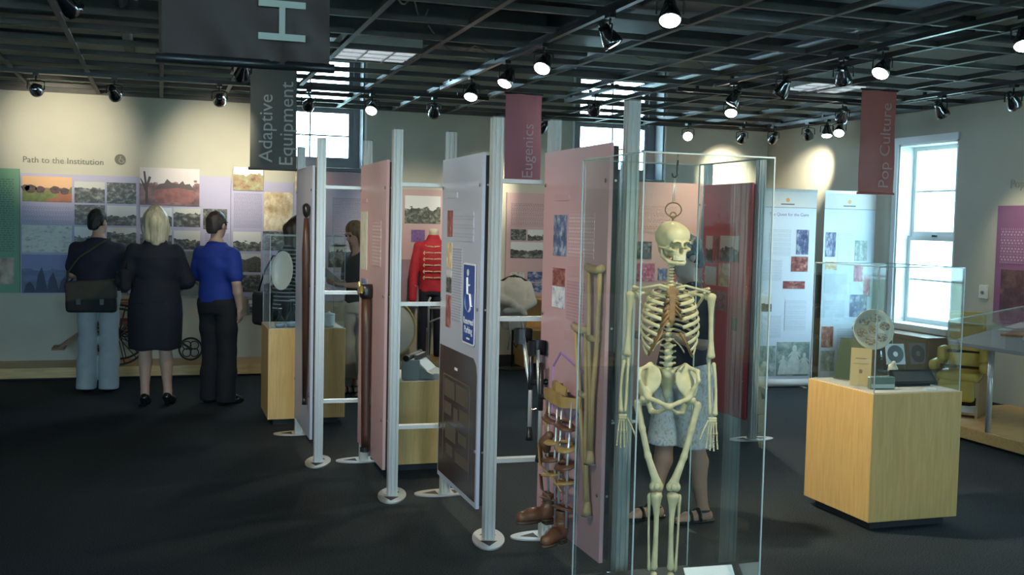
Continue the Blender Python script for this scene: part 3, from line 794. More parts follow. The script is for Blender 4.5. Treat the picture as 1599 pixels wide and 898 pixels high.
shape(b, 'printed_roof', [(-.07,1.93),(.18,1.955),(.34,1.93),(.29,2.0),(.24,1.99),(.22,2.03),(.18,1.995),(.10,2.01),(.06,2.045),(.03,2.0),(-.02,1.99)], MR, .0136)
shape(b, 'printed_tree_trunk', [(-.16,1.78),(-.13,1.78),(-.135,1.95),(-.10,2.06),(-.125,2.07),(-.145,2.0),(-.16,2.12),(-.18,2.12),(-.165,1.98),(-.205,2.05),(-.21,2.04),(-.16,1.9)], MR, .0138)
shape(c, 'printed_factory', [(.755,1.08),(1.03,1.07),(1.03,1.22),(.98,1.235),(.755,1.15)], mat('print_factory', (.09,.09,.08), .5, var=.35, scale=40))
# small framed notice below the boards
t = board('framed_notice', 'small framed photograph below the boards beside the blue polo man', 'picture frame', (.90, Yb, .60), 0, .23, .165, mat('grey_mount', (.22,.22,.21), .7), .03)
pic(t, 'photo', (.025, .02, .205, .11), BWA, .03); pic(t, 'caption', (.015, .115, .215, .155), WHITEP, .03)
# raised wall lettering and its round emblem
DK = mat('dark_wall_letter', (.16,.155,.13), .7)
wt = thing('wall_lettering', 'raised lettering reading Path to the Institution with round emblem', 'lettering', (-1.35, YW, 2.17))
letters('letter', 'Path to the Institution', DK, wt, (0, -.006, 0), TXT, .77, .1, .005)
MB().lathe([(.055, 0), (.055, .012)], (.94, -.0005, .065), 28, (0, -1, 0)).build('emblem_disc', DK, wt)
MB().tube([(.955+.026*math.cos(q), -.016, .053+.026*math.sin(q)) for q in [i*.7+2.2 for i in range(7)]], .005, 6).build('emblem_mark', mat('emblem_pale', (.42,.41,.34), .7), wt)
MB().tube([(.943, -.016, .10), (.943, -.016, .068), (.962, -.016, .066), (.97, -.016, .04)], .006, 6).build('emblem_mark', mat('emblem_pale'), wt)

# pink boards further along the back wall
PINK = (.50,.34,.345)
pinkm = mat('dusty_pink_board', PINK, .55, var=.03, scale=2)
p = wb('dusty pink board with a leafy photograph behind the band uniform', 2.36, .67, 3.12, 2.02, pinkm)
wp(p, 'photo', 2.64, 1.632, 3.06, 1.95, FERNP)
wp(p, 'photo', 2.72, 1.42, 2.88, 1.56, mat('violet_card', (.16,.09,.26), .5, var=.3, scale=30))
wp(p, 'text_block', 2.74, 1.30, 2.86, 1.40, textmat('text_pink_s', (.62,.56,.60), (.3,.25,.33), 6, .2))
wp(p, 'photo', 2.38, .68, 3.11, 1.22, mat('mauve_print', (.30,.20,.25), .6, var=.15, scale=3))
lm = wb('narrow mauve strip board beside the pink text board', 3.55, .67, 3.74, 2.02, mat('mauve_strip', (.32,.25,.36), .55))
wp(lm, 'photo', 3.57, 1.5, 3.72, 1.75, BWB); wp(lm, 'text_block', 3.57, .9, 3.72, 1.45, textmat('text_mauve', (.32,.25,.36), (.14,.10,.16), 20, .3))
p = wb('dusty pink text board with six photographs behind the straitjacket', 3.862, .69, 4.40, 2.02, pinkm)
wp(p, 'text_block', 3.92, 1.62, 4.33, 1.90, textmat('text_pink_a', PINK, (.24,.14,.15), 10, .13))
for x0, z0, x1, z1, q in [(3.92,1.46,4.11,1.59,BWB),(4.13,1.46,4.33,1.59,BWC),(3.92,1.25,4.33,1.44,BWC),(3.92,.86,4.1,1.08,MAPP),(4.14,.97,4.33,1.09,BLUEPH),(4.14,.84,4.33,.955,BLUEPH)]:
    wp(p, 'photo', x0, z0, x1, z1, q)

# purple board on the right wall and its lettering
pu = board('wall_panel', 'purple text panel on the right wall at the photo edge', 'exhibit board', (XW-.001, 7.975, .84), -PI/2, .72, 1.08, mat('purple_board', (.24,.09,.19), .55, var=.04, scale=2))
PU = (.24,.09,.19)
pic(pu, 'text_block', (.06, .93, .62, 1.03), textmat('text_purple_head', PU, (.60,.5,.58), 2, .12, gap=.5))
pic(pu, 'text_block', (.06, .55, .62, .88), textmat('text_purple', PU, (.50,.38,.48), 9, .13))
pic(pu, 'photo', (.08, .03, .66, .50), photomat('dark_red_photo', [(.3, (.03,.015,.03)), (.5, (.10,.04,.05)), (.7, (.22,.10,.08))], 4, seed=31))
wl2 = thing('wall_lettering', 'faint raised lettering on the right wall above the purple panel', 'lettering', (XW, 7.86, 2.08), -PI/2)
letters('letter', 'Pop Culture', mat('faint_wall_letter', (.42,.40,.34), .7), wl2, (0, -.005, 0), TXT, .55, .1, .004)
sw = thing('wall_thermostat', 'small cream wall box beside the tall window', 'thermostat', (XW, 8.11, 1.05), -PI/2)
B(-.05, -.03, 0, .05, 0, .13).build('body', mat('cream_box', (.72,.72,.66), .5), sw, bevel=.008)
MB().lathe([(.016, 0), (.014, .012)], (0, -.03, .06), 14, (0, -1, 0)).build('dial', mat('grey_dial', (.2,.2,.2), .5), sw)

# ------------------------------------------------------------------ zigzag partition: posts, rails, hung panels
PH = 2.19
def post_mesh():
    mb = MB(); w = .028
    # square extrusion with two grooves on each face
    prof = []
    seg = [(-w, -w), (-.017, -w), (-.017, -w+.006), (-.009, -w+.006), (-.009, -w), (.009, -w), (.009, -w+.006), (.017, -w+.006), (.017, -w)]
    for k in range(4):
        ca, sa = [(1,0),(0,1),(-1,0),(0,-1)][k]
        prof += [(x*ca-y*sa, x*sa+y*ca) for x, y in seg]
    mb.prism(prof, .006, PH, lambda u, v, d: (u, v, d))
    return mb.mesh('post', ALU)
POST = post_mesh()
def foot_mesh():
    mb = MB(); n = 36; a, b = .19, .085
    out = [(a*math.cos(2*PI*i/n), b*math.sin(2*PI*i/n)) for i in range(n)]
    mb.prism(out, .001, .009, lambda u, v, d: (u, v, d))
    return mb.mesh('foot', STEEL)
FOOT = foot_mesh()
def foot_hole():
    mb = MB()
    for s in (-1, 1):
        mb.prism([(s*.05, -.045), (s*.05, .045), (s*.14, .0)], .0085, .0095, lambda u, v, d: (u, v, d))
    return mb.mesh('foot_slot', TOEKICK)
SLOT = foot_hole(); CAPM = B(-.028, -.028, PH, .028, .028, PH+.006).mesh('post_cap', ALUD)
def post(t, x, y, frz):
    o = link('post', POST, t, (x, y, 0)); link('post_cap', CAPM, o)
    f = link('foot', FOOT, t, (x, y, 0), (0, 0, frz)); link('foot_slot', SLOT, f)
    return o
def rails(t, x0, y0, x1, y1, zs):
    v = Vector((x1-x0, y1-y0, 0)).normalized()*.028
    for z in zs:
        MB().bar((x0+v.x, y0+v.y, z), (x1-v.x, y1-v.y, z), .05, .022).build('rail', ALU, t)
partition = thing('zigzag_partition', 'aluminium zigzag display partition of posts and cross rails', 'partition', (0, 0, 0))
PA0 = (1.01, 8.24); PA, PB, PC, PD, PE, PF, PG = (1.02,7.23), (1.33,7.22), (1.325,6.235), (1.65,6.225), (1.63,5.245), (1.94,5.235), (1.93,4.25)
PHH = (2.24, 4.25)
for q, rz in ((PA0, 0), (PA, PI*.42), (PB, 0), (PC, PI*.42), (PD, 0), (PE, PI*.42), (PF, 0), (PG, PI*.42)): post(partition, q[0], q[1], rz)
for q0, q1 in ((PA, PB), (PC, PD), (PE, PF)): rails(partition, q0[0], q0[1], q1[0], q1[1], (.42, 1.16, 1.87))
STAND = mat('chrome_standoff', (.8,.8,.8), .2, metal=1.0)
DARKEDGE = mat('black_board_back', (.018,.018,.02), .6)
def hung_panel(label, px, y0, y1, mt, th=.018):
    """panel facing -X hung between two posts; local x runs toward the viewer"""
    w = y1-y0
    t = thing('partition_panel', label, 'exhibit panel', (px, y1, .15), -PI/2)
    B(0, -th, 0, w, 0, 1.865).build('panel', mt, t)
    B(.012, 0, .012, w-.012, .03, 1.853).build('back_board', DARKEDGE, t)
    for x in (.03, w-.03):
        for z in (.3, 1.05, 1.7):
            MB().lathe([(.010, 0), (.010, .006), (.006, .008)], (x, -th, z), 12, (0, -1, 0)).build('standoff', STAND, t)
            sx = .035 if x > w/2 else -.035
            MB().tube([(x, .012, z), (x+sx*.9, .012, z)], .006, 8).build('bracket_pin', STAND, t)
    return t
GREYLAV = (.40,.42,.52)
p1 = hung_panel('grey blue panel seen nearly edge-on, furthest panel of the zigzag partition', .985, 7.27, 8.15, mat('grey_lavender_panel', GREYLAV, .35, var=.03, scale=2))
p2 = hung_panel('pink panel with the brown wooden leg hung on it', 1.29, 6.28, 7.14, mat('rose_panel_b', (.46,.29,.30), .35, var=.03, scale=2))
p3 = hung_panel('pale grey panel carrying the blue Reserved Parking wheelchair sign', 1.592, 5.30, 6.12, mat('grey_panel_c', (.44,.46,.56), .3, var=.03, scale=2))
p4 = hung_panel('pink panel with wooden crutches and leg braces hung on it', 1.875, 4.31, 5.14, mat('rose_panel_d', (.52,.31,.33), .35, var=.03, scale=2))
TH = .018
# panel 2 prints (local x = 7.14 - y)
pic(p2, 'text_block', (.46, 1.22, .72, 1.50), textmat('text_rose_w', (.46,.29,.30), (.68,.58,.58), 9, .18), TH)
pic(p2, 'photo', (.04, 1.18, .26, 1.56), photomat('pale_doc', [(.3, (.35,.33,.26)), (.5, (.5,.5,.42)), (.7, (.6,.58,.5))], 5, seed=41), TH)
pic(p2, 'photo', (.08, .95, .28, 1.12), BLUEPH, TH)
WINK = mat('white_ink', (.75,.72,.72), .6)
pic(p2, 'heading', (.06, 1.62, .24, 1.645), textmat('head_rose', (.46,.29,.30), (.95,.9,.9), 1, .2), TH)
# panel 3 prints (local x = 6.12 - y, local z = z - .15)
pic(p3, 'photo', (.14, 1.42, .25, 1.57), REDP, TH)
pic(p3, 'text_block', (.28, 1.40, .68, 1.56), textmat('text_grey_a', (.44,.46,.56), (.20,.21,.28), 7, .12), TH)
DINK = mat('dark_ink', (.16,.16,.2), .6)
pic(p3, 'heading', (.14, 1.64, .34, 1.67), textmat('head_grey', (.44,.46,.56), (.05,.05,.1), 1, .2), TH)
pic(p3, 'text_block', (.27, .95, .46, 1.36), textmat('text_grey_b', (.44,.46,.56), (.20,.21,.28), 18, .2), TH)
for z0, z1, q in ((1.24, 1.385, SEPIA), (1.10, 1.225, BWA), (.90, 1.085, REDP)): pic(p3, 'photo', (.14, z0, .245, z1), q, TH)
dk = MB().prism([(.02, .03), (.795, .03), (.795, .70), (.775, .755), (.72, .785), (.02, .785)], 0, .003, lambda u, v, d: (u, -TH-d, v)).build('floor_plan_print', mat('dark_brown_print', (.055,.035,.033), .25), p3)
GOLD = mat('dull_gold_line', (.11,.085,.06), .5)
for x0, z0, x1, z1 in [(.15,.50,.36,.60),(.40,.50,.64,.60),(.15,.40,.30,.47),(.35,.38,.44,.46),(.48,.40,.66,.47),(.18,.26,.40,.35),(.46,.28,.62,.34),(.2,.17,.34,.23),(.4,.16,.66,.22)]:
    B(x0, -TH-.0045, z0, x1, -TH-.003, z1).build('room_outline', GOLD, dk)
MB().box(.12, -TH-.005, .62, .68, -TH-.003, .628).box(.12, -TH-.005, .12, .128, -TH-.003, .62).box(.672, -TH-.005, .12, .68, -TH-.003, .62).build('border_line', GOLD, dk)
B(.36, -TH-.0045, .675, .42, -TH-.003, .69).build('title_mark', mat('white_ink'), dk)
# panel 4 prints (local x = 5.14 - y)
pic(p4, 'photo', (.16, 1.35, .335, 1.55), BLUEPH, TH)
pic(p4, 'text_block', (.37, 1.35, .68, 1.56), textmat('text_rose_d', (.52,.31,.33), (.78,.66,.66), 9, .13), TH)
pic(p4, 'heading', (.16, 1.62, .36, 1.65), textmat('head_rose_d', (.52,.31,.33), (1,.95,.95), 1, .2), TH)
pic(p4, 'photo', (.16, 1.20, .325, 1.29), REDP, TH); pic(p4, 'photo', (.16, 1.095, .325, 1.20), photomat('white_blue_photo', [(.3, (.1,.1,.3)), (.5, (.6,.6,.66)), (.7, (.8,.8,.82))], 3, seed=44), TH)
pic(p4, 'heading', (.36, 1.26, .50, 1.31), textmat('head_mauve', (.52,.31,.33), (.3,.1,.16), 1, .25), TH)
pic(p4, 'text_block', (.36, 1.05, .58, 1.24), textmat('text_rose_e', (.52,.31,.33), (.30,.14,.17), 9, .16), TH)
pic(p4, 'heading', (.34, .95, .48, 1.0), textmat('head_mauve'  , (.52,.31,.33), (.3,.1,.16), 1, .25), TH)
MB().tube([(.20, -TH, .55), (.20, -TH, .80), (.30, -TH, .88), (.62, -TH, .82), (.66, -TH, .68), (.4, -TH, .55), (.2, -TH, .55)], .008, 6).build('outline_print', mat('violet_line', (.34,.20,.40), .6), p4)

# blue parking sign on panel 3
BLUE = mat('sign_blue', (.02,.055,.30), .35); SW = mat('sign_white', (.80,.81,.83), .4)
sg = thing('parking_sign', 'blue Reserved Parking sign with white wheelchair symbol', 'sign', (1.592-TH-.0045, 5.605, 1.0), -PI/2)
SWD, SH = .235, .435
def rr(x0, z0, x1, z1, r, n=5):
    o = []
    for cx, cz, a0 in ((x1-r, z0+r, -PI/2), (x1-r, z1-r, 0), (x0+r, z1-r, PI/2), (x0+r, z0+r, PI)):
        o += [(cx+r*math.cos(a0+PI/2*i/n), cz+r*math.sin(a0+PI/2*i/n)) for i in range(n+1)]
    return o
fy = lambda u, v, d: (u, -d, v)
MB().prism(rr(0, 0, SWD, SH, .018), 0, .003, fy).build('border', SW, sg)
MB().prism(rr(.009, .009, SWD-.009, SH-.009, .012), .003, .0036, fy).build('plate', BLUE, sg)
sy = mb = MB(); mb.lathe([(.019, 0), (.019, .0012)], (.097, -.0036, .385), 18, (0, -1, 0))
mb.tube([(.098, -.0042, .36), (.104, -.0042, .275), (.155, -.0042, .272), (.178, -.0042, .205), (.198, -.0042, .212)], [(.010, .0008)]*5, 8)
mb.tube([(.101, -.0042, .322), (.145, -.0042, .320)], [(.008, .0008)]*2, 8)
mb.tube([(.118+.062*math.cos(q), -.0042, .235+.062*math.sin(q)) for q in [R(110)+R(215)*i/14 for i in range(15)]], [(.009, .0008)]*15, 8)
mb.build('wheelchair_symbol', SW, sg)
text('lettering', 'Reserved', SW, sg, (.022, -.0042, .108), TXT, .19, .1, .0006)
text('lettering', 'Parking', SW, sg, (.04, -.0042, .060), TXT, .155, .1, .0006)
B(.09, -.0045, .026, .15, -.0036, .036).build('small_print', SW, sg)

# second partition: pink panel with red panel in an L behind the skeleton
part2 = thing('corner_partition', 'aluminium post frame carrying the red and peach panels', 'partition', (0, 0, 0))
post(part2, 4.42, 7.30, 0); post(part2, 4.44, 8.18, PI/2); post(part2, 3.66, 8.18, 0)
rp = hung_panel('crimson red panel with small pictures behind the skeleton case', 4.385, 7.33, 8.10, mat('crimson_panel', (.55,.085,.115), .38, var=.05, scale=2))
RED = (.55,.085,.115)
pic(rp, 'heading', (.06, 1.60, .26, 1.63), textmat('head_red', (.55,.085,.115), (1,.8,.8), 1, .2), TH)
pic(rp, 'text_block', (.06, 1.47, .58, 1.56), textmat('text_red', RED, (.18,.02,.03), 5, .12), TH)
for x0, z0, x1, z1, q in [(.06,1.215,.17,1.44,BWC),(.20,1.215,.27,1.44,REDP),(.30,1.235,.60,1.445,BWC),(.06,1.03,.25,1.185,MAPP),(.29,1.03,.46,1.22,SEPIA),(.12,.83,.43,.99,photomat('rose_photo', [(.3,(.2,.08,.10)),(.5,(.38,.20,.22)),(.7,(.5,.3,.32))],5,seed=51))]:
    pic(rp, 'photo', (x0, z0, x1, z1), q, TH)
B(.55, -TH-.012, .69, .60, -TH, .79).build('leaflet_holder', mat('dark_red_holder', (.10,.01,.02), .4), rp)
pk = board('partition_panel', 'peach pink panel facing the viewer behind the skull', 'exhibit panel', (3.69, 8.12, .15), 0, .66, 1.875, mat('peach_panel', (.56,.36,.31), .4, var=.03, scale=2), .018)
B(.012, 0, .012, .648, .03, 1.863).build('back_board', DARKEDGE, pk)
for x in (.03, .63):
    for z in (.3, 1.05, 1.7): MB().lathe([(.010, 0), (.010, .006), (.006, .008)], (x, -.018, z), 12, (0, -1, 0)).build('standoff', STAND, pk)
PE_ = (.56,.36,.31)
pic(pk, 'text_block', (.07, 1.46, .42, 1.68), textmat('text_peach', PE_, (.34,.18,.15), 8, .14), .018)
for x0, z0, x1, z1, q in [(.06,1.235,.20,1.38,BWB),(.07,1.05,.235,1.20,PINKP),(.265,1.06,.35,1.16,BLUEPH),(.40,1.05,.6,1.24,REDP)]: pic(pk, 'photo', (x0, z0, x1, z1), q, .018)

# ------------------------------------------------------------------ roll-up banners by the corner
def rollup(x, y, rz, w, label, head, hue):
    t = thing('rollup_banner', label, 'roll-up banner', (x, y, 0), rz, 'roll-up banners')
    h = 2.06
    B(0, -.004, .09, w, 0, h).build('sheet', mat('rollup_sheet', (.60,.68,.76), .45, var=.02, scale=2), t)
    BG = (.60,.68,.76)
    MB().tube([(-.01, .02, .05), (w+.01, .02, .05)], [(.05, .042)]*2, 12).build('base_case', WHITEP, t, True)
    for sx in (.1, w-.1): B(sx-.02, -.09, 0, sx+.02, .14, .012).build('base_foot', ALU, t)
    B(-.005, -.008, h-.01, w+.005, .008, h+.02).build('top_bar', ALU, t)
    MB().tube([(w/2, .02, .09), (w/2, .02, h)], .008, 8).build('support_pole', ALU, t)
    B(0, -.006, 1.885, w, -.004, 1.89).build('header_line', mat('dark_ink'), t)
    B(0, -.006, 1.89, w, -.004, 2.05).build('header_print', mat('rollup_header', (.66,.64,.62), .5), t)
    MB().lathe([(.022, 0), (.022, .001)], (w*.48, -.006, 1.965), 14, (0, -1, 0)).build('emblem', mat('orange_emblem', (.72,.36,.10), .5), t)
    B(w*.36, -.007, 1.915, w*.60, -.006, 1.928).build('emblem_caption', mat('dark_ink'), t)
    if head: text('heading', head, mat('violet_ink', (.20,.16,.36), .6), t, (w*.16, -.005, 1.80), TXT, w*.70)
    B(w*.3, -.0055, 1.745, w*.72, -.004, 1.77).build('subtitle', textmat('text_roll_sub', BG, (.3,.3,.45), 1, .1), t)
    T = textmat('text_roll', BG, (.33,.36,.44), 12, .11); T2 = textmat('text_roll2', BG, (.36,.38,.46), 14, .16)
    P = []
    if hue == 0:
        P = [('text_block', .18, 1.38, .56, 1.66, T), ('photo', .66, 1.40, .88, 1.66, BLUEPH), ('photo', .58, 1.22, .88, 1.38, REDP), ('photo', .45, 1.04, .84, 1.12, REDP), ('text_block', .05, 1.12, .42, 1.34, T2), ('photo', .04, .80, .26, .96, BWC), ('text_block', .50, .60, .88, .92, T), ('text_block', .10, .52, .44, .76, T2), ('photo', .02, .12, .36, .44, FADEP), ('photo', .38, .12, .97, .48, FADEP)]
    else:
        P = [('photo', .04, 1.38, .24, 1.64, BLUEPH), ('text_block', .28, 1.32, .56, 1.64, T), ('photo', .62, 1.34, .86, 1.56, FADEP), ('photo', .05, 1.24, .28, 1.33, SEPIA), ('text_block', .05, .98, .48, 1.20, T2), ('photo', .62, 1.12, .80, 1.30, PINKP), ('photo', .82, .96, .95, 1.18, PINKP), ('text_block', .05, .74, .46, .92, T), ('photo', .56, .74, .9, .98, BLUEPH), ('photo', .03, .42, .26, .64, REDP), ('photo', .03, .16, .3, .38, FADEP), ('text_block', .34, .2, .9, .62, T)]
    if hue == 0:
        fm = mat('print_pale_figure', (.58,.66,.63), .5, var=.12, scale=25)
        for cx_, sc_ in ((.50, .75), (.70, 1.15), (.88, .85)):
            pts = [(-.075,.0),(.075,.0),(.06,.10),(.03,.165),(.06,.14),(.065,.15),(.03,.185),(.014,.19),(.022,.21),(.018,.235),(0,.245),(-.018,.235),(-.022,.21),(-.014,.19),(-.03,.185),(-.065,.15),(-.06,.14),(-.03,.165),(-.06,.10)]
            MB().prism([(cx_*w+u*sc_, .14+v*sc_*1.1) for u, v in pts], .0062, .0072, lambda u, v, d: (u, -d, v)).build('printed_figure', fm, t)
    for nm, x0, z0, x1, z1, q in P: B(x0*w, -.0062, z0, x1*w, -.004, z1).build(nm, q, t)
    return t
rollup(5.89, 9.72, R(-5), .64, 'roll-up banner headed The Quest for the Cure beside the skeleton case', 'The Quest for the Cure', 0)
rollup(6.645, 9.69, R(-2), .62, 'roll-up banner standing next to the tall window behind the glass display case', None, 1)
# ------------------------------------------------------------------ long low platform under the timeline boards
pf = thing('display_platform', 'long low maple platform along the back wall', 'platform', (0, 0, 0))
B(-4.5, 11.40, .022, 3.45, YW-.002, .125).build('deck', MAPLEH, pf, bevel=.004)
B(-4.48, 11.46, 0, 3.43, YW-.01, .022).build('toe_kick', TOEKICK, pf)
PZ = .125

# ------------------------------------------------------------------ pedestals with glass cases
def pedestal(x0, y0, x1, y1, h, label, glass=None, rot=0.0):
    t = thing('display_pedestal', label, 'pedestal', ((x0+x1)/2, (y0+y1)/2, 0), rot)
    a, b = (x1-x0)/2, (y1-y0)/2
    B(-a, -b, .05, a, b, h).build('body', MAPLE, t, bevel=.003)
    B(-a+.05, -b+.05, 0, a-.05, b-.05, .05).build('toe_kick', TOEKICK, t)
    B(-a+.012, -b+.012, h, a-.012, b-.012, h+.004).build('deck_board', mat('case_deck', (.55,.53,.48), .7), t)
    return t
def glass_case(x0, y0, x1, y1, z0, z1, label, top_edges=True):
    t = thing('glass_case', label, 'glass case', (0, 0, 0))
    g = .006
    for q in ((x0, y0, x1, y0+g), (x0, y1-g, x1, y1), (x0, y0+g, x0+g, y1-g), (x1-g, y0+g, x1, y1-g)):
        B(q[0], q[1], z0, q[2], q[3], z1-g).build('pane', GLASS, t)
    B(x0, y0, z1-g, x1, y1, z1).build('top_pane', GLASS, t)
    e = .0025
    for px, py in ((x0, y0), (x1, y0), (x1, y1), (x0, y1)):
        B(px-e, py-e, z0, px+e, py+e, z1).build('edge', EDGE, t)
    for a, b in (((x0, y0), (x1, y0)), ((x1, y0), (x1, y1)), ((x1, y1), (x0, y1)), ((x0, y1), (x0, y0))):
        MB().bar((a[0], a[1], z1-.003), (b[0], b[1], z1-.003), .0055).build('edge', EDGE, t)
    return t
RX0, RY0, RX1, RY1, RZ = 3.705, 4.88, 4.30, 5.50, .765
pedestal(RX0, RY0, RX1, RY1, RZ, 'maple pedestal carrying the glass case with the round plate')
glass_case(RX0+.012, RY0+.012, RX1-.012, RY1-.012, RZ+.004, 1.465, 'square glass case over the round plate and plaque')
LX0, LY0, LX1, LY1, LZ = .81, 8.60, 1.425, 9.2, .775
pedestal(LX0, LY0, LX1, LY1, LZ, 'maple pedestal behind the partition post, carrying glassware')
glass_case(LX0+.012, LY0+.012, LX1-.012, LY1-.012, LZ+.004, 1.52, 'square glass case over the white oval and glassware')
pedestal(1.42, 6.82, 2.0, 7.38, .60, 'low maple pedestal carrying the grey braille typewriter')

# things in the right-hand glass case
RD = RZ+.004
pl = thing('decorated_plate', 'round decorated plate standing upright in the glass case', 'plate', (3.925, 5.2, RD), R(-20))
cz = .318; tl = R(8)
pln = mat('plate_glaze', (.62,.58,.45), .25)
ax = (0, -math.cos(tl), math.sin(tl))
MB().lathe([(.001, -.004), (.09, -.006), (.118, .012), (.115, .016), (.09, .001), (.001, .003)], (0, 0, cz), 40, ax).build('dish', pln, pl, True)
dec = photomat('plate_scene', [(.34, (.06,.04,.03)), (.46, (.22,.16,.10)), (.56, (.46,.40,.28)), (.7, (.62,.58,.45))], 4, seed=61)
for i in range(6):
    a = 2*PI*i/6+.3; c_ = Vector((0, 0, cz))+Matrix.Rotation(-tl, 3, 'X') @ Vector((.068*math.cos(a), -.006, .068*math.sin(a)))
    MB().lathe([(.001, .004), (.029, .0035), (.030, .001)], c_, 7, ax, scale=(1.1, .9)).build('painted_scene', dec, pl)
MB().lathe([(.001, .006), (.026, .0055), (.027, .002)], (0, 0, cz), 18, ax).build('painted_scene', dec, pl)
PLX = glassmat('clear_acrylic', (.93,.97,.97), .2)
MB().tube([(-.05, -.055, .004), (-.05, -.02, .20), (-.05, .03, .215), (-.05, .06, .004)], .005, 6).tube([(.05, -.055, .004), (.05, -.02, .20), (.05, .03, .215), (.05, .06, .004)], .005, 6).tube([(-.05, -.02, .20), (.05, -.02, .20)], .004, 6).build('acrylic_stand', PLX, pl)
def leaning(name, label, cat, loc, rz, w, h, th, lean, mt, extra=None):
    t = thing(name, label, cat, loc, rz)
    q = Matrix.Rotation(-lean, 3, 'X')
    def f(u, v, d): return tuple(q @ Vector((u, -d, v)) + Vector((0, 0, .0)))
    MB().prism([(-w/2, .004), (w/2, .004), (w/2, h), (-w/2, h)], 0, th, f).build('cover', mt, t)
    # prop behind
    MB().bar(tuple(q @ Vector((0, .002, h*.72))), (0, h*.32, .003), .012, .008).build('prop', PLX, t)
    if extra: extra(t, f)
    return t
def bookx(t, f):
    MB().prism([(-.085, .01), (.085, .01), (.085, .235), (-.085, .235)], .0, .0, f) if False else None
    MB().prism([(-.088, .008), (.092, .008), (.092, .25), (-.088, .25)], -.012, -.002, f).build('page_block', WHITEP, t)
leaning('green_book', 'dark green book leaning in the glass case behind the tan booklet', 'book', (3.87, 5.325, RD), R(-62), .20, .255, .008, R(18), mat('green_cloth_cover', (.035,.07,.04), .6), bookx)
def bx2(t, f):
    for z0, z1, w in ((.16, .165, .03), (.13, .133, .04)): MB().prism([(-w, z0), (w, z0), (w, z1), (-w, z1)], .004, .0045, f).build('printed_line', mat('brown_ink', (.2,.13,.07), .6), t)
    MB().prism([(-.008, .075), (.008, .075), (.010, .095), (-.008, .1)], .004, .0045, f).build('printed_mark', mat('brown_ink'), t)
leaning('tan_booklet', 'tan printed booklet leaning at the front of the glass case', 'booklet', (3.80, 5.13, RD), R(-38), .115, .225, .004, R(20), mat('tan_paper', (.60,.44,.22), .6), bx2)
gb = thing('glass_paperweight', 'pale green glass block at the case front', 'paperweight', (3.86, 5.02, RD), R(-10))
B(-.075, -.02, 0, .075, .02, .072).build('block', mat('green_glass_block', (.16,.22,.19), .15, spec=.8), gb, bevel=.008)
B(-.07, -.022, .008, .07, -.02, .03).build('etched_band', mat('etched_band', (.40,.46,.42), .5), gb)
pq = thing('engraved_plaque', 'dark engraved plaque lying tilted inside the glass case', 'plaque', (4.125, 5.07, RD), R(-4))
q = Matrix.Rotation(-R(38), 3, 'X'); f = lambda u, v, d: tuple(q @ Vector((u, -d, v)) + Vector((0, 0, .012)))
MB().prism([(-.15, 0), (.15, 0), (.135, .09), (-.135, .09)], 0, .012, f).build('plate', mat('dark_bronze', (.045,.045,.045), .35, metal=.5), pq)
MB().prism([(-.13, .012), (.13, .012), (.118, .078), (-.118, .078)], .012, .0135, f).build('engraving', textmat('text_plaque', (.05,.05,.05), (.12,.12,.115), 5, .1), pq)
MB().prism([(-.12, 0), (.12, 0), (.12, .055), (-.12, .055)], 0, .05, lambda u, v, d: (u, .02+d, v)).build('rest', TOEKICK, pq)
cd = thing('compact_disc_case', 'compact disc in a clear square case propped upright', 'disc', (4.205, 5.34, RD), R(-6))
q2 = Matrix.Rotation(-R(14), 3, 'X'); f2 = lambda u, v, d: tuple(q2 @ Vector((u, -d, v)) + Vector((0, 0, .09)))
MB().prism([(-.062, 0), (.062, 0), (.062, .125), (-.062, .125)], 0, .006, f2).build('case', mat('clear_white_case', (.6,.66,.68), .2), cd)
MB().lathe([(.016, 0), (.054, 0), (.054, .001), (.016, .001)], f2(0, .062, .0062), 28, tuple(q2 @ Vector((0, -1, 0)))).build('disc', mat('disc_grey', (.20,.22,.24), .25, metal=.6), cd)
MB().lathe([(.006, 0), (.016, 0), (.016, .0012), (.006, .0012)], f2(0, .062, .0062), 16, tuple(q2 @ Vector((0, -1, 0)))).build('hub', WHITEP, cd)
B(-.05, -.03, 0, .05, .05, .09).build('riser', PLX, cd)
fg = thing('small_figurine', 'small cream figurine on a clear shelf in the glass case', 'figurine', (4.085, 5.22, RD))
MB().box(-.065, -.06, .065, .065, .06, .07).box(-.065, -.06, 0, -.06, .06, .065).box(.06, -.06, 0, .065, .06, .065).build('clear_shelf', PLX, fg)
s_ = Sdf((-.05, -.05, .06), (.05, .05, .16), .004)
s_.ell((0, 0, .09), (.022, .018, .022)).ell((.004, -.008, .118), (.012, .012, .014)).cone((-.02, 0, .10), (-.012, -.02, .085), .006, .006).cone((.02, 0, .1), (.02, -.02, .085), .006, .006).ell((0, 0, .075), (.026, .024, .008))
s_.build('figure', mat('cream_ceramic', (.62,.55,.40), .35), fg)
pc = thing('case_label', 'small white caption card at the front of the glass case', 'label', (4.14, 4.95, RD), R(-4))
B(-.04, -.02, 0, .03, .012, .008).build('card', WHITEP, pc); B(-.036, -.017, .008, .026, .009, .0086).build('print', textmat('text_card', (.78,.79,.78), (.3,.3,.3), 4, .15), pc)
bp = thing('blue_leaflet', 'pale blue leaflet lying in the glass case behind the plaque', 'leaflet', (4.225, 5.16, RD), R(20))
MB().prism([(-.05, 0), (.05, 0), (.05, .13), (-.05, .13)], 0, .003, lambda u, v, d: (u, v*.8, d+v*.35)).build('sheet', mat('pale_blue_paper', (.45,.54,.68), .5), bp)

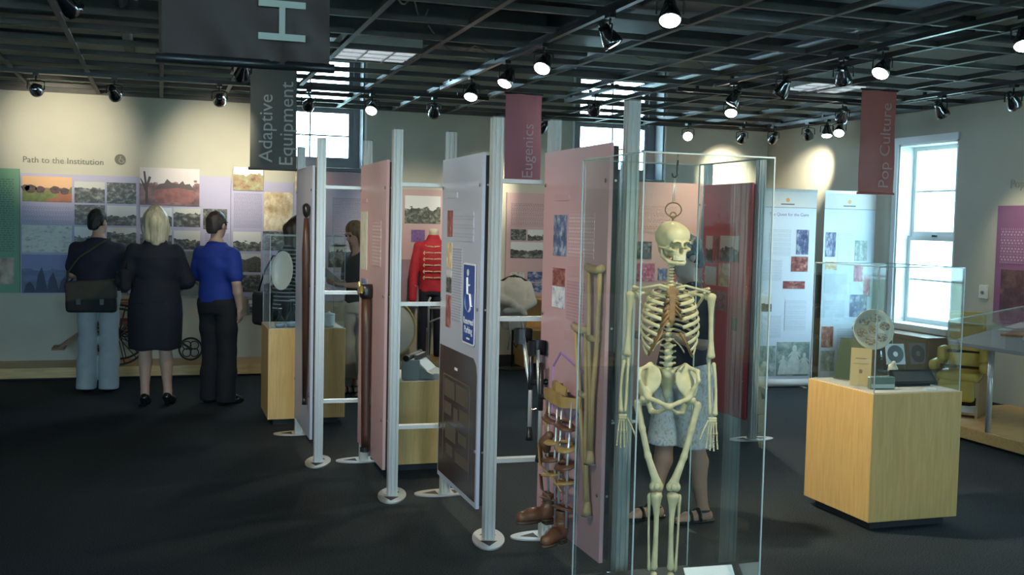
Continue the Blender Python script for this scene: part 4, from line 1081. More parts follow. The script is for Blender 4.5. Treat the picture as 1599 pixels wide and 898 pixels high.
# things in the left-hand glass case
LD = LZ+.004
ov = thing('enamel_oval_tray', 'large white oval tray standing upright in the glass case', 'tray', (.945, 8.82, LD), R(-35))
MB().lathe([(.001, 0), (.12, 0), (.155, .022), (.16, .020), (.125, -.006), (.001, -.006)], (0, 0, .45), 36, (0, -1, .12), scale=(.62, 1.0)).build('tray', mat('white_enamel', (.62,.63,.60), .3), ov, True)
MB().tube([(-.07, -.08, .003), (-.06, .0, .30), (-.07, .09, .003)], .006, 6).tube([(.07, -.08, .003), (.06, .0, .30), (.07, .09, .003)], .006, 6).tube([(-.06, 0, .30), (.06, 0, .30)], .006, 6).build('stand', PLX, ov)
FG = glassmat('flask_glass', (.86,.92,.96), .5, .05)
def flask(x, y, h, r, label):
    t = thing('glass_flask', label, 'flask', (x, y, LD), 0, 'glass flasks in the display case')
    MB().lathe([(r*.75, 0), (r, h*.18), (r*.95, h*.34), (r*.4, h*.58), (r*.26, h*.66), (r*.26, h*.95), (r*.34, h)], (0, 0, 0), 22).build('body', FG, t, True)
    MB().lathe([(r*.36, h), (r*.36, h+.006), (r*.24, h+.006)], (0, 0, 0), 22).build('rim', EDGE, t, True)
    MB().lathe([(r*.70, .004), (r*.93, h*.16), (r*.9, h*.2), (.001, h*.2)], (0, 0, 0), 20).build('contents', mat('pale_blue_liquid', (.40,.50,.60), .15), t, True)
flask(1.01, 8.72, .22, .055, 'round glass flask nearest the case corner')
flask(1.09, 8.80, .26, .045, 'taller glass flask between round flask and post')
flask(.91, 8.70, .15, .045, 'short glass flask under the white oval tray')
rm = thing('hand_mirror', 'small round shaving mirror propped beside the white oval', 'mirror', (1.19, 8.88, LD+.0), R(-20))
MB().lathe([(.05, 0), (.052, .006), (.045, .008)], (0, 0, .40), 24, (-.2, -1, .35)).build('glass', mat('mirror_glass', (.75,.82,.9), .05, metal=1.0), rm)
MB().tube([(0, .02, .004), (0, .02, .2), (0, .004, .36)], .006, 8).lathe([(.05, .0), (.045, .008), (.008, .014)], (0, .02, 0), 18).build('stand', STAND, rm)
wc = thing('white_box', 'small white ceramic jar beside the aluminium post', 'jar', (1.315, 8.78, LD))
MB().lathe([(.042, 0), (.048, .02), (.048, .085), (.044, .09)], (0, 0, 0), 24).build('jar', WHITEP, wc, True)
MB().lathe([(.049, .09), (.049, .102), (.012, .11), (.010, .12), (.001, .122)], (0, 0, 0), 24).build('lid', WHITEP, wc, True)
md = thing('metal_basin', 'small dark metal basin in front of the flasks', 'basin', (1.12, 8.70, LD))
MB().lathe([(.03, 0), (.05, .035), (.056, .04), (.05, .038), (.03, .006), (.001, .006)], (0, 0, 0), 22).build('bowl', mat('dark_tin', (.15,.14,.13), .4, metal=.6), md, True)
MB().tube([(.05, 0, .036), (.10, 0, .045)], .006, 6).build('handle', mat('dark_tin'), md)

# braille typewriter
br = thing('braille_typewriter', 'grey braille typewriter on the low maple pedestal', 'typewriter', (1.675, 6.99, .604), R(62))
GREYM = mat('grey_enamel', (.26,.28,.25), .45)
MB().prism([(-.11, 0), (.12, 0), (.12, .04), (.07, .06), (.0, .125), (-.07, .135), (-.11, .10)], -.125, .125, lambda u, v, d: (d, u*-1, v)).build('body', GREYM, br, bevel=.012)
MB().tube([(-.16, .06, .145), (.16, .06, .145)], .018, 14).build('platen_roller', mat('dark_rubber', (.05,.05,.05), .6), br, True)
for s in (-1, 1): MB().lathe([(.022, 0), (.022, .02), (.016, .024)], (s*.16, .06, .145), 16, (s, 0, 0)).build('roller_knob', BLACK, br)
for i in range(7):
    x = -.105+i*.035; B(x-.011, -.150, .036, x+.011, -.112, .047).build('key', mat('pale_key', (.55,.56,.52), .4), br, bevel=.003)
B(-.10, .0, .125, .12, .025, .16).build('embossing_head', mat('dark_tin'), br)
B(-.135, -.02, .0, -.124, .10, .13).build('side_plate', GREYM, br); B(.124, -.02, .0, .135, .10, .13).build('side_plate', GREYM, br)

# ------------------------------------------------------------------ mobility aids on the partition
CRW = woodmat('crutch_wood', (.40,.26,.12), (.56,.39,.20), .5, scale=3)
RUB = mat('tan_rubber', (.42,.29,.15), .6)
def crutch(x, y, ztop, ztip, label, lean=0.0):
    """underarm crutch lying flat against a panel that faces -X; x = panel face"""
    t = thing('underarm_crutch', label, 'crutch', (x-.024, y, 0), 0, 'wooden underarm crutches')
    h = ztop-ztip; zs = ztip+h*.36
    yl = lambda z: lean*(z-ztip)
    for s in (-1, 1):
        pts = [(0, yl(ztop)+s*.062, ztop-.02), (0, yl(zs+h*.28)+s*.045, zs+h*.28), (0, yl(zs)+s*.014, zs), (0, yl(ztip+.06)+s*.007, ztip+.06)]
        MB().tube(pts, [.011]*4, 8).build('upright', CRW, t, True)
    MB().tube([(0, yl(ztop)-.085, ztop+.004), (0, yl(ztop)-.04, ztop-.008), (0, yl(ztop)+.04, ztop-.008), (0, yl(ztop)+.085, ztop+.004)], [.017, .019, .019, .017], 10).build('arm_rest', RUB, t, True)
    zg = ztop-h*.36
    MB().tube([(0, yl(zg)-.05, zg), (0, yl(zg)+.05, zg)], .015, 10).build('hand_grip', RUB, t, True)
    MB().tube([(0, yl(ztip+.3), ztip+.34), (0, yl(ztip), ztip+.04)], [.011, .013], 10).build('lower_shaft', CRW, t, True)
    MB().lathe([(.022, 0), (.020, .02), (.014, .06)], (0, yl(ztip), ztip), 14).build('tip', RUB, t, True)
    MB().lathe([(.028, 0), (.028, .004)], (0, yl(ztip), ztip-.004), 16).tube([(0, yl(ztip), ztip-.002), (.023, yl(ztip), ztip-.002)], .003, 6).build('wall_peg', STAND, t)
    return t
crutch(1.857, 4.385, 1.462, .585, 'higher of the two wooden underarm crutches on the pink panel', .01)
crutch(1.857, 4.405, 1.18, .345, 'lower of the two wooden underarm crutches on the pink panel', .16)
# pair of forearm crutches in front of post F
def forearm_crutch(x, y, z0, z1, rz, label):
    t = thing('forearm_crutch', label, 'crutch', (x, y, 0), rz, 'metal forearm crutches')
    MB().tube([(0, 0, z0+.04), (0, 0, z1-.27), (0, .02, z1-.20), (0, .05, z1-.03)], .011, 10).build('shaft', ALU, t, True)
    MB().lathe([(.012, 0), (.0135, .002), (.0135, .24)], (0, 0, z0+.26), 10).build('adjuster_sleeve', BLACK, t, True)
    MB().tube([(0, .0, z1-.26), (0, -.12, z1-.24)], [.013, .016], 10).build('hand_grip', BLACK, t, True)
    cf = lambda rr_: (lambda u, v: (rr_*math.cos(R(-50)+R(280)*u), .055+rr_*math.sin(R(-50)+R(280)*u), z1-.06+.075*v))
    MB().grid(cf(.042), 14, 3).grid(cf(.048), 14, 3).build('arm_cuff', BLACK, t, True)
    MB().lathe([(.022, 0), (.020, .02), (.013, .07)], (0, 0, z0), 14).build('tip', BLACK, t, True)
    MB().tube([(0, 0, z1-.4), (.05, 0, z1-.4)], .004, 6).build('wall_clip', STAND, t)
forearm_crutch(1.80, 5.12, .545, 1.10, R(35), 'metal forearm crutch with black cuff hanging at the post, shorter one')
forearm_crutch(1.81, 4.99, .46, 1.05, R(5), 'metal forearm crutch with black cuff beside the leg braces')
# leg braces: tan hip band, straps, steel bars and boots
TAN = mat('tan_leather', (.36,.22,.075), .5, var=.15, scale=20); BRL = mat('brown_leather', (.13,.06,.03), .5, var=.2, scale=25)
lb = thing('leg_braces', 'tan leather and steel leg braces hung on the pink panel', 'leg braces', (1.80, 4.70, 0))
def belt(nm, pts, hw_, m_):
    P_ = [Vector(p) for p in pts]
    def f_(off):
        def g(u, v):
            x = u*(len(P_)-1); i = min(int(x), len(P_)-2); q = P_[i].lerp(P_[i+1], x-i)
            return (q.x+off, q.y, q.z+(v-.5)*2*hw_+.004*math.sin(9*u+3*v))
        return g
    MB().grid(f_(-.004), 24, 4).grid(f_(.004), 24, 4).build(nm, m_, lb, True)
belt('hip_band', [(.03, .20, .80), (-.02, .15, .835), (-.045, .02, .845), (-.03, -.12, .83), (.03, -.2, .835)], .028, TAN)
belt('hip_band', [(.035, .06, .87), (-.02, .04, .885), (-.03, -.03, .895), (.0, -.09, .87)], .022, TAN)
belt('hip_band', [(.03, .20, .77), (.0, .18, .70), (.01, .16, .62)], .02, TAN)
for y in (.13, .02, -.04, -.16):
    MB().tube([(0, y, .84), (-.01, y*.92, .55), (.0, y*.8, .24)], .006, 8).build('steel_bar', STEEL, lb, True)
for i, (z, m_) in enumerate(((.72, BRL), (.62, TAN), (.53, BRL), (.45, TAN), (.33, BRL))):
    for y in (.075, -.10):
        MB().tube([(.035*math.cos(q)-.005, y+.062*math.sin(q), z+.01*math.sin(q+i)) for q in [2*PI*k/16 for k in range(16)]], [(.005, .018)]*16, 6, closed=True).build('strap', m_, lb, True)
MB().tube([(-.04, .16, .58), (-.07, .05, .50), (-.05, -.1, .46), (-.04, -.16, .42)], [(.004, .012)]*4, 6).build('hanging_strap', TAN, lb, True)
MB().tube([(-.05, .10, .44), (-.07, .02, .39), (-.05, -.05, .36)], [(.004, .012)]*3, 6).build('hanging_strap', BRL, lb, True)
s_ = Sdf((-.09, -.02, .52), (.09, .2, .72), .008); s_.chain([(-.015, .12, .56), (-.03, .1, .60), (-.02, .07, .64)], [.022, .030, .022]); s_.build('knee_pad', BRL, lb)
MB().tube([(.0, 0, .86), (.055, 0, .86)], .006, 8).build('wall_peg', STAND, lb)
BOOT = mat('brown_boot', (.13,.055,.028), .4, var=.2, scale=20)
def boot(x, y, z, rz, label):
    t = thing('brown_boot', label, 'boot', (x, y, z), rz, 'old boots on the leg braces'); t.scale = (.80,)*3
    s_ = Sdf((-.07, -.22, -.02), (.07, .09, .2), .006)
    s_.chain([(0, .03, .17), (0, .035, .09), (0, .02, .05)], [.038, .036, .04]).chain([(0, .02, .045), (0, -.07, .045), (0, -.145, .035)], [.04, .038, .036], k=.03)
    s_.half((0, 0, -1), -.012); s_.half((0, 0, 1), .175); s_.ell((0, .035, .19), (.028, .030, .05), op='s')
    s_.build('upper', BOOT, t)
    s_ = Sdf((-.07, -.22, -.03), (.07, .09, .04), .006)
    s_.ell((0, -.1, 0), (.042, .085, .04)).ell((0, .025, 0), (.038, .045, .04)); s_.half((0, 0, 1), .014); s_.half((0, 0, -1), .006)
    so = s_.build('sole', mat('dark_sole', (.06,.035,.02), .6), t)
    B(-.03, .0, -.024, .03, .06, -.004).build('heel', mat('dark_sole'), t, bevel=.006)
    for i in range(5):
        z_ = .075+i*.018; MB().tube([(-.02, -.012+i*.004, z_), (.0, -.02+i*.004, z_+.004), (.02, -.012+i*.004, z_)], .003, 6).build('lace', BRL, t, True)
boot(1.775, 4.60, .175, R(-50), 'brown lace-up boot nearest the glass case, toe pointing forward')
boot(1.77, 4.80, .215, R(-82), 'brown lace-up boot behind the other, toe pointing sideways')
# wooden artificial leg on panel 2 and cane on panel 1
wl3 = thing('prosthesis', 'dark brown wooden leg with brass and leather top hung on pink panel', 'artificial leg', (1.235, 6.68, 0))
DKW = woodmat('dark_stained_wood', (.035,.014,.008), (.075,.030,.018), .45, scale=3)
MB().tube([(0, 0, 1.17), (0, -.005, .95), (.0, -.01, .65), (0, -.02, .30), (0, -.02, .215)], [(.026, .034), (.026, .034), (.023, .030), (.020, .027), (.018, .025)], 16).build('shaft', DKW, wl3, True)
MB().lathe([(.040, 0), (.043, .02), (.043, .06), (.036, .085)], (0, 0, 1.165), 18).build('leather_top', BLACK, wl3, True)
s_ = Sdf((-.1, -.1, 1.15), (.1, .12, 1.30), .007); s_.cone((-.03, .05, 1.19), (-.035, .05, 1.255), .02, .014).cone((-.035, -.02, 1.225), (-.04, -.05, 1.20), .02, .012); s_.build('buckle', mat('brass', (.60,.44,.16), .3, metal=.9), wl3)
MB().lathe([(.03, 0), (.03, .03)], (0, -.02, .185), 16).build('ferrule', BLACK, wl3)
MB().tube([(0, 0, .8), (.04, 0, .8)], .006, 6).build('wall_peg', STAND, wl3)
cn = thing('wooden_crutch_stick', 'slim brown wooden stick with dark padded top on the furthest panel', 'walking stick', (.94, 7.36, 0))
MB().tube([(0, 0, 1.66), (0, 0, 1.45), (0, -.01, .42)], [(.016, .016), (.02, .03), (.014, .016)], 12).build('shaft', DKW, cn, True)
s_ = Sdf((-.06, -.08, 1.62), (.06, .08, 1.79), .007); s_.ell((0, 0, 1.71), (.026, .04, .05)).ell((0, .02, 1.735), (.024, .04, .022)); s_.build('padded_top', BLACK, cn)
MB().lathe([(.018, 0), (.014, .05)], (0, -.01, .38), 12).build('tip', BLACK, cn, True)
MB().tube([(0, 0, 1.2), (.03, 0, 1.2)], .005, 6).build('wall_peg', STAND, cn)

# ------------------------------------------------------------------ antique wheelchair on the platform
wc2 = thing('antique_wheelchair', 'antique wooden wheelchair on the platform behind the visitors', 'wheelchair', (-.36, 11.68, PZ+.008), R(90))
OAK = woodmat('old_oak', (.16,.075,.03), (.28,.14,.06), .5, vert=False, scale=3); IRON = mat('old_iron', (.03,.028,.026), .5, metal=.4)
def spoke_wheel(parent, c, r, n, nm):
    w = MB().tube([(c[0], c[1]+r*math.cos(2*PI*k/32), c[2]+r*math.sin(2*PI*k/32)) for k in range(32)], [.011]*32, 8, closed=True).build(nm, IRON, parent, True)
    for k in range(n):
        a = 2*PI*k/n; MB().tube([c, (c[0], c[1]+r*math.cos(a), c[2]+r*math.sin(a))], .005, 6).build('spoke', IRON, w, True)
    MB().lathe([(.022, -.02), (.022, .02)], c, 14, (1, 0, 0)).build('hub', IRON, w)
# local: +y forward (which becomes world -x), x across
for s in (-1, 1):
    spoke_wheel(wc2, (s*.235, .05, .29), .285, 14, 'wheel')
    MB().bar((s*.195, -.28, .42), (s*.195, .32, .42), .032).build('side_rail', OAK, wc2)
    MB().bar((s*.195, -.22, .40), (s*.195, -.42, 1.02), .032).build('back_upright', OAK, wc2)
    MB().bar((s*.195, .28, .40), (s*.195, .28, .62), .03).build('arm_post', OAK, wc2)
    MB().bar((s*.195, -.32, .63), (s*.195, .34, .63), .05, .022).build('armrest', OAK, wc2)
    MB().bar((s*.12, .30, .40), (s*.12, .62, .16), .028).build('leg_rail', OAK, wc2)
B(-.18, -.24, .415, .18, .30, .44).build('seat', mat('red_cloth_seat', (.17,.03,.06), .8), wc2)
for i in range(6):
    z = .5+i*.09; y = -.22-(z-.40)*.32; MB().bar((-.18, y, z), (.18, y, z), .045, .012).build('back_slat', OAK, wc2)
MB().bar((-.15, .62, .16), (.15, .62, .16), .12, .02).build('footboard', OAK, wc2)
MB().bar((-.26, -.47, 1.0), (.26, -.47, 1.0), .03).build('push_handle', OAK, wc2)
# small caster behind: rim with four inner rings
cs = MB().tube([(.0, -.66+.115*math.cos(2*PI*k/28), .127+.115*math.sin(2*PI*k/28)) for k in range(28)], [.010]*28, 8, closed=True).build('caster_wheel', IRON, wc2, True)
for k in range(4):
    a = PI/4+k*PI/2; MB().tube([(.0, -.66+.055*math.cos(a)+.043*math.cos(2*PI*j/16), .127+.055*math.sin(a)+.043*math.sin(2*PI*j/16)) for j in range(16)], [.006]*16, 6, closed=True).build('rim_ring', IRON, cs, True)
MB().lathe([(.018, -.02), (.018, .02)], (0, -.66, .127), 12, (1, 0, 0)).build('hub', IRON, cs)
MB().bar((0, -.66, .13), (0, -.28, .40), .022).build('caster_fork', IRON, wc2)
MB().bar((.13, -.62, .80), (.13, -.86, 1.02), .04).bar((.13, -.30, .50), (.13, -.62, .80), .04).build('drag_handle', OAK, wc2)

# ------------------------------------------------------------------ band uniform, walker and drum on the platform
un = thing('band_uniform', 'red band jacket with gold braid and dark trousers on a headless form', 'uniform', (2.93, 11.76, PZ), R(-12))
REDC = mat('scarlet_wool', (.42,.015,.03), .75, var=.12, scale=15); NAVY = mat('navy_wool', (.012,.014,.03), .8)
s_ = Sdf((-.33, -.2, .5), (.33, .2, 1.42), .01)
s_.stack([(.74, 0, 0, .155, .105), (.92, 0, 0, .145, .10), (1.12, 0, 0, .185, .12), (1.26, 0, 0, .175, .10), (1.33, 0, 0, .08, .07), (1.385, 0, 0, .06, .06)])
for sgn in (-1, 1): s_.chain([(sgn*.165, 0, 1.25), (sgn*.215, -.02, 1.0), (sgn*.225, -.07, .66)], [.06, .052, .046])
s_.ripple(.003, 30, 10, 25); s_.build('jacket', REDC, un)
s_ = Sdf((-.22, -.16, .0), (.22, .16, .82), .01)
s_.stack([(.70, 0, 0, .15, .10), (.80, 0, 0, .145, .10)])
for sgn in (-1, 1): s_.chain([(sgn*.075, 0, .74), (sgn*.085, 0, .40), (sgn*.09, 0, .03)], [.082, .07, .07])
s_.half((0, 0, -1), -.005); s_.build('trousers', NAVY, un)
MB().lathe([(.052, 1.36), (.05, 1.42), (.054, 1.44), (.03, 1.455), (.001, 1.458)], (0, 0, 0), 22).build('neck_form', mat('cream_form', (.68,.62,.48), .6), un, True)
GB = mat('gold_braid', (.72,.60,.36), .5)
for i in range(6):
    z = .90+i*.07; w_ = .10 if i < 5 else .085; yy = -.118 if z < 1.2 else -.10
    for sgn in (-1, 1):
        MB().tube([(sgn*.004, yy-.004, z), (sgn*w_*.6, yy+.004, z+.004), (sgn*w_, yy+.022, z)], [(.005, .010)]*3, 6).build('braid_bar', GB, un)
        MB().tube([(sgn*w_*1.0, yy+.018, z-.02), (sgn*(w_+.012), yy+.026, z), (sgn*w_, yy+.018, z+.02)], .005, 6).build('braid_loop', GB, un)
MB().tube([(-.175, -.035, .80), (-.23, -.075, .86), (-.19, -.09, .80)], .006, 6).build('cuff_braid', GB, un)
wk = thing('walking_frame', 'pale metal walking frame in front of the band uniform', 'walking frame', (2.98, 11.43, PZ), R(-8))
WMET = mat('pale_metal_tube', (.66,.66,.64), .35, metal=.5)
for s in (-1, 1):
    MB().tube([(s*.17, -.02, .0), (s*.17, -.02, .66), (s*.15, -.02, .70)], .012, 8).build('leg', WMET, wk, True)
MB().tube([(-.17, -.02, .58), (.17, -.02, .58)], .011, 8).build('cross_bar', WMET, wk, True)
MB().tube([(-.17, -.02, .42), (.17, -.02, .56)], .010, 8).build('brace', WMET, wk, True)
for s in (-1, 1):
    MB().tube([(s*.17, -.02, .30), (s*.17+.0, .14, .34), (s*.17, .16, .0)], .010, 8).build('side_leg', WMET, wk, True)
dr = thing('bass_drum', 'large round cream drum leaning behind the aluminium post', 'drum', (2.36, 11.62, PZ+.347), R(-6))
MB().lathe([(.33, -.10), (.33, .10)], (0, 0, 0), 40, (0, -1, .05)).build('shell', mat('drum_shell', (.40,.33,.18), .5), dr)
MB().lathe([(.001, .104), (.318, .102), (.318, .098)], (0, 0, 0), 40, (0, -1, .05)).build('drum_head', mat('cream_skin', (.56,.53,.44), .6, var=.05, scale=4), dr)
for y_ in (.1, -.1): MB().tube([(.325*math.cos(2*PI*k/40), -y_, .325*math.sin(2*PI*k/40)) for k in range(40)], [.012]*40, 6, closed=True).build('hoop', mat('yellow_hoop', (.50,.40,.14), .4), dr)

# ------------------------------------------------------------------ straitjacket on its stand, little wooden cabinet
sj = thing('straitjacket', 'off-white canvas straitjacket hung on a black hanger stand', 'straitjacket', (3.80, 11.45, 0), R(-5))
CANV = mat('off_white_canvas', (.56,.53,.46), .85, var=.07, scale=12)
s_ = Sdf((-.3, -.25, .38), (.3, .22, 1.1), .01)
s_.stack([(.46, 0, 0, .145, .10), (.70, 0, 0, .15, .105), (.90, 0, 0, .17, .11), (1.0, 0, 0, .14, .09), (1.05, 0, 0, .075, .07)])
s_.chain([(.155, 0, .96), (.20, -.07, .78), (.05, -.14, .70), (-.12, -.12, .67)], [.055, .055, .045, .035]).chain([(-.155, 0, .96), (-.195, -.06, .80), (-.06, -.135, .77), (.1, -.14, .64)], [.055, .055, .045, .03])
s_.ell((0, -.01, 1.08), (.06, .055, .06), op='s'); s_.ripple(.006, 24, 14, 22, .6); s_.build('jacket', CANV, sj)
for x_ in (-.08, .07): MB().tube([(x_, -.12, .55), (x_+.02, -.13, .40), (x_, -.12, .24)], [(.003, .014)]*3, 6).build('strap', CANV, sj, True)
MB().tube([(-.16, 0, 1.0), (-.08, 0, 1.045), (0, 0, 1.07), (.08, 0, 1.045), (.16, 0, 1.0)], .012, 8).build('hanger', BLACK, sj, True)
MB().tube([(0, .02, .02), (0, .02, 1.06)], .012, 10).build('stand_pole', BLACK, sj, True)
MB().lathe([(.16, 0), (.16, .012), (.02, .03)], (0, .02, 0), 28).build('stand_base', BLACK, sj)
MB().tube([(.03, -.06, .48), (.05, -.09, .34), (.02, -.08, .26), (-.02, -.06, .34)], .01, 8).build('belt', BLACK, sj, True)
ca = thing('wooden_cabinet', 'small open maple cabinet below the pink text board', 'cabinet', (3.99, 11.59, 0))
MB().box(0, 0, 0, .02, .36, .78).box(.42, 0, 0, .44, .36, .78).box(.02, .34, 0, .42, .36, .78).build('carcass', MAPLE, ca)
B(-.005, -.005, .78, .445, .36, .80).build('top', MAPLEH, ca, bevel=.003)
for z in (.05, .42): B(.02, .01, z, .42, .34, z+.02).build('shelf', MAPLEH, ca)

# ------------------------------------------------------------------ furniture by the right wall
BRW = woodmat('brown_bookcase', (.16,.085,.055), (.24,.135,.09), .5)
bk = thing('bookcase', 'brown wooden bookcase half hidden between the roll-up banners', 'bookcase', (6.98, 9.86, 0))
D_ = .35; W_ = 1.25
MB().box(0, 0, 0, D_, .025, 1.14).box(0, W_-.025, 0, D_, W_, 1.14).box(D_-.02, .025, 0, D_, W_-.025, 1.14).build('carcass', BRW, bk)
B(-.01, -.01, 1.14, D_, W_+.01, 1.165).build('top', BRW, bk)
for z in (.06, .42, .78): B(.005, .025, z, D_-.02, W_-.025, z+.02).build('shelf', BRW, bk)
wb_ = thing('window_cabinet', 'brown wooden cabinet under the tall window', 'cabinet', (6.98, 8.42, 0))
B(.01, 0, .05, .35, 1.14, .62).build('body', BRW, wb_)
B(.03, .02, 0, .35, 1.12, .05).build('toe_kick', TOEKICK, wb_)
for y_ in (.02, .58):
    d_ = B(-.008, y_, .08, .01, y_+.54, .60).build('door', BRW, wb_, bevel=.003)
    MB().lathe([(.012, 0), (.014, .012), (.006, .02)], (-.008, y_+(.48 if y_ < .3 else .06), .36), 12, (-1, 0, 0)).build('knob', STAND, d_)
B(-.02, -.01, .62, .35, 1.15, .65).build('top', BRW, wb_)

pr = thing('display_platform', 'low maple platform under the slanted table case at the right wall', 'platform', (0, 0, 0))
B(6.10, 2.2, .022, XW-.015, 7.72, .115).build('deck', MAPLEH, pr, bevel=.004); B(6.15, 2.25, 0, XW-.03, 7.67, .022).build('toe_kick', TOEKICK, pr)
tb = thing('table_case', 'slanted table display case with glass lid at the photo edge', 'display case', (0, 0, .115))
GT = mat('grey_table_top', (.30,.31,.33), .5); GT2 = mat('grey_felt', (.36,.36,.36), .8)
tx0, tx1, ty0, ty1 = 6.0, 6.80, 4.6, 7.0
TZ = .655
B(tx0, ty0, TZ, tx1, ty1, TZ+.03).build('table_top', GT, tb, bevel=.004)
# sloping inner deck
MB().prism([(tx0+.02, TZ+.031), (tx1-.02, TZ+.031), (tx1-.02, TZ+.19)], ty0+.02, ty1-.02, lambda u, v, d: (u, d, v)).build('sloping_deck', GT2, tb)
for x_, y_ in ((tx0+.12, ty1-.35), (tx1-.12, ty1-.35), (tx0+.12, ty0+.35), (tx1-.12, ty0+.35)):
    MB().tube([(x_, y_, 0), (x_, y_, TZ)], .022, 12).build('leg', ALU, tb, True)
zf, zb = .845, .965
fn = lambda y0_, y1_: None
def quadslab(P, th, nm, mt_):
    n_ = (Vector(P[1])-Vector(P[0])).cross(Vector(P[3])-Vector(P[0])).normalized()*th
    mb = MB(); b_ = [tuple(Vector(p)) for p in P]+[tuple(Vector(p)+n_) for p in P]
    mb.v = b_; mb.f = [(0,3,2,1),(4,5,6,7),(0,1,5,4),(1,2,6,5),(2,3,7,6),(3,0,4,7)]
    return mb.build(nm, mt_, tb)
z0_ = TZ+.031
quadslab([(tx0, ty0, zf), (tx0, ty1, zf), (tx1, ty1, zb), (tx1, ty0, zb)], .005, 'glass_lid', GLASS)
quadslab([(tx0, ty0, z0_), (tx0, ty1, z0_), (tx0, ty1, zf), (tx0, ty0, zf)], .005, 'glass_front', GLASS)
quadslab([(tx0, ty1, z0_), (tx1, ty1, z0_), (tx1, ty1, zb), (tx0, ty1, zf)], .005, 'glass_end', GLASS)
quadslab([(tx1, ty0, z0_), (tx1, ty1, z0_), (tx1, ty1, zb), (tx1, ty0, zb)], .005, 'glass_back', GLASS)
for a_, b_ in (((tx0, ty0, zf), (tx0, ty1, zf)), ((tx1, ty0, zb), (tx1, ty1, zb)), ((tx0, ty1, zf), (tx1, ty1, zb)), ((tx0, ty1, z0_), (tx0, ty1, zf)), ((tx1, ty1, z0_), (tx1, ty1, zb))):
    MB().bar(a_, b_, .008).build('edge', EDGE, tb)
sl = math.atan2(.159, tx1-tx0-.04)
def on_deck(x_, d=0.0): return TZ+.033+.115+(x_-tx0-.02)*math.tan(sl)+d
def deck_item(name, label, cat, x_, y_, w, h, rz, parts):
    t = thing(name, label, cat, (x_, y_, on_deck(x_)), 0)
    t.rotation_euler = (Matrix.Rotation(-sl, 3, 'Y') @ Matrix.Rotation(rz, 3, 'Z')).to_euler()
    for nm, r_, m_ in parts: B(r_[0], r_[1], r_[2], r_[3], r_[4], r_[5]).build(nm, m_, t)
deck_item('open_magazine', 'orange covered magazine lying in the table case', 'magazine', 6.42, 6.62, .3, .2, R(-80), [('cover', (-.15, -.11, 0, .15, .11, .012), mat('orange_cover', (.50,.22,.09), .4, var=.35, scale=9)), ('page_block', (-.146, -.106, .012, .146, .106, .016), mat('print_cover', (.55,.34,.20), .4, var=.4, scale=14))])
deck_item('printed_sheet', 'white printed sheet at the end of the table case', 'paper', 6.55, 6.86, .2, .2, R(-84), [('sheet', (-.08, -.13, 0, .06, .13, .003), WHITEP), ('print', (-.06, -.11, .003, .04, .11, .0036), textmat('text_card', (.78,.79,.78), (.3,.3,.3), 4, .15))])
t = thing('glass_trinket', 'small glass trinket lying in the table case', 'trinket', (6.22, 6.42, on_deck(6.22)+.012))
MB().lathe([(.02, 0), (.028, .012), (.018, .03), (.006, .036)], (0, 0, 0), 16).build('body', mat('milky_glass', (.6,.66,.7), .1), t, True)
MB().lathe([(.022, -.004), (.022, .0)], (0, 0, 0), 16).build('foot', STAND, t)
t = thing('red_badge', 'small red badge lying in the table case', 'badge', (6.2, 6.27, on_deck(6.2)))
MB().lathe([(.03, 0), (.026, .008), (.001, .011)], (0, 0, 0), 20).build('disc', mat('red_badge', (.45,.05,.05), .4), t, True)
MB().lathe([(.014, .009), (.012, .0125), (.001, .013)], (0, 0, 0), 16).build('mark', WHITEP, t, True)

# yellow padded support chair
yc = thing('support_chair', 'yellow padded support chair on a wooden base beside the window', 'chair', (6.52, 7.42, .115), R(-52))
YEL = mat('yellow_vinyl', (.50,.40,.09), .5, var=.08, scale=8); PLY = woodmat('plywood', (.36,.24,.12), (.46,.33,.18), .5)
def pad(c, h, nm='cushion', rot=None, rnd=.03, m_=None):
    s_ = Sdf([c[i]-.36 for i in range(3)], [c[i]+.36 for i in range(3)], .012); s_.box(c, h, rot, rnd); return s_.build(nm, m_ or YEL, yc)
pad((0, .16, .60), (.15, .035, .27), 'backrest'); pad((0, .12, .80), (.14, .03, .055), 'headrest')
pad((0, -.02, .33), (.17, .17, .04), 'seat')
for s in (-1, 1):
    pad((s*.17, .06, .50), (.035, .10, .07), 'side_support'); pad((s*.20, -.05, .42), (.035, .15, .045), 'armrest')
    MB().prism([(-.20, 0), (.22, 0), (.22, .30), (.10, .36), (-.16, .30)], s*.165-.009, s*.165+.009, lambda u, v, d: (d, u, v)).build('side_panel', PLY, yc)
pad((0, -.20, .22), (.15, .03, .09), 'leg_pad')
B(-.155, -.18, .02, .155, .2, .04).build('base_board', PLY, yc); B(-.15, .18, .0, .15, .2, .02).build('skid', BLACK, yc)
MB().tube([(-.16, .10, .52), (-.09, -.04, .54), (.09, -.04, .54), (.16, .10, .52)], [(.004, .02)]*4, 6).build('strap', BLACK, yc, True)
MB().tube([(-.19, 0, .40), (-.08, -.16, .42), (.08, -.16, .42), (.19, 0, .40)], [(.004, .025)]*4, 6).build('strap', BLACK, yc, True)
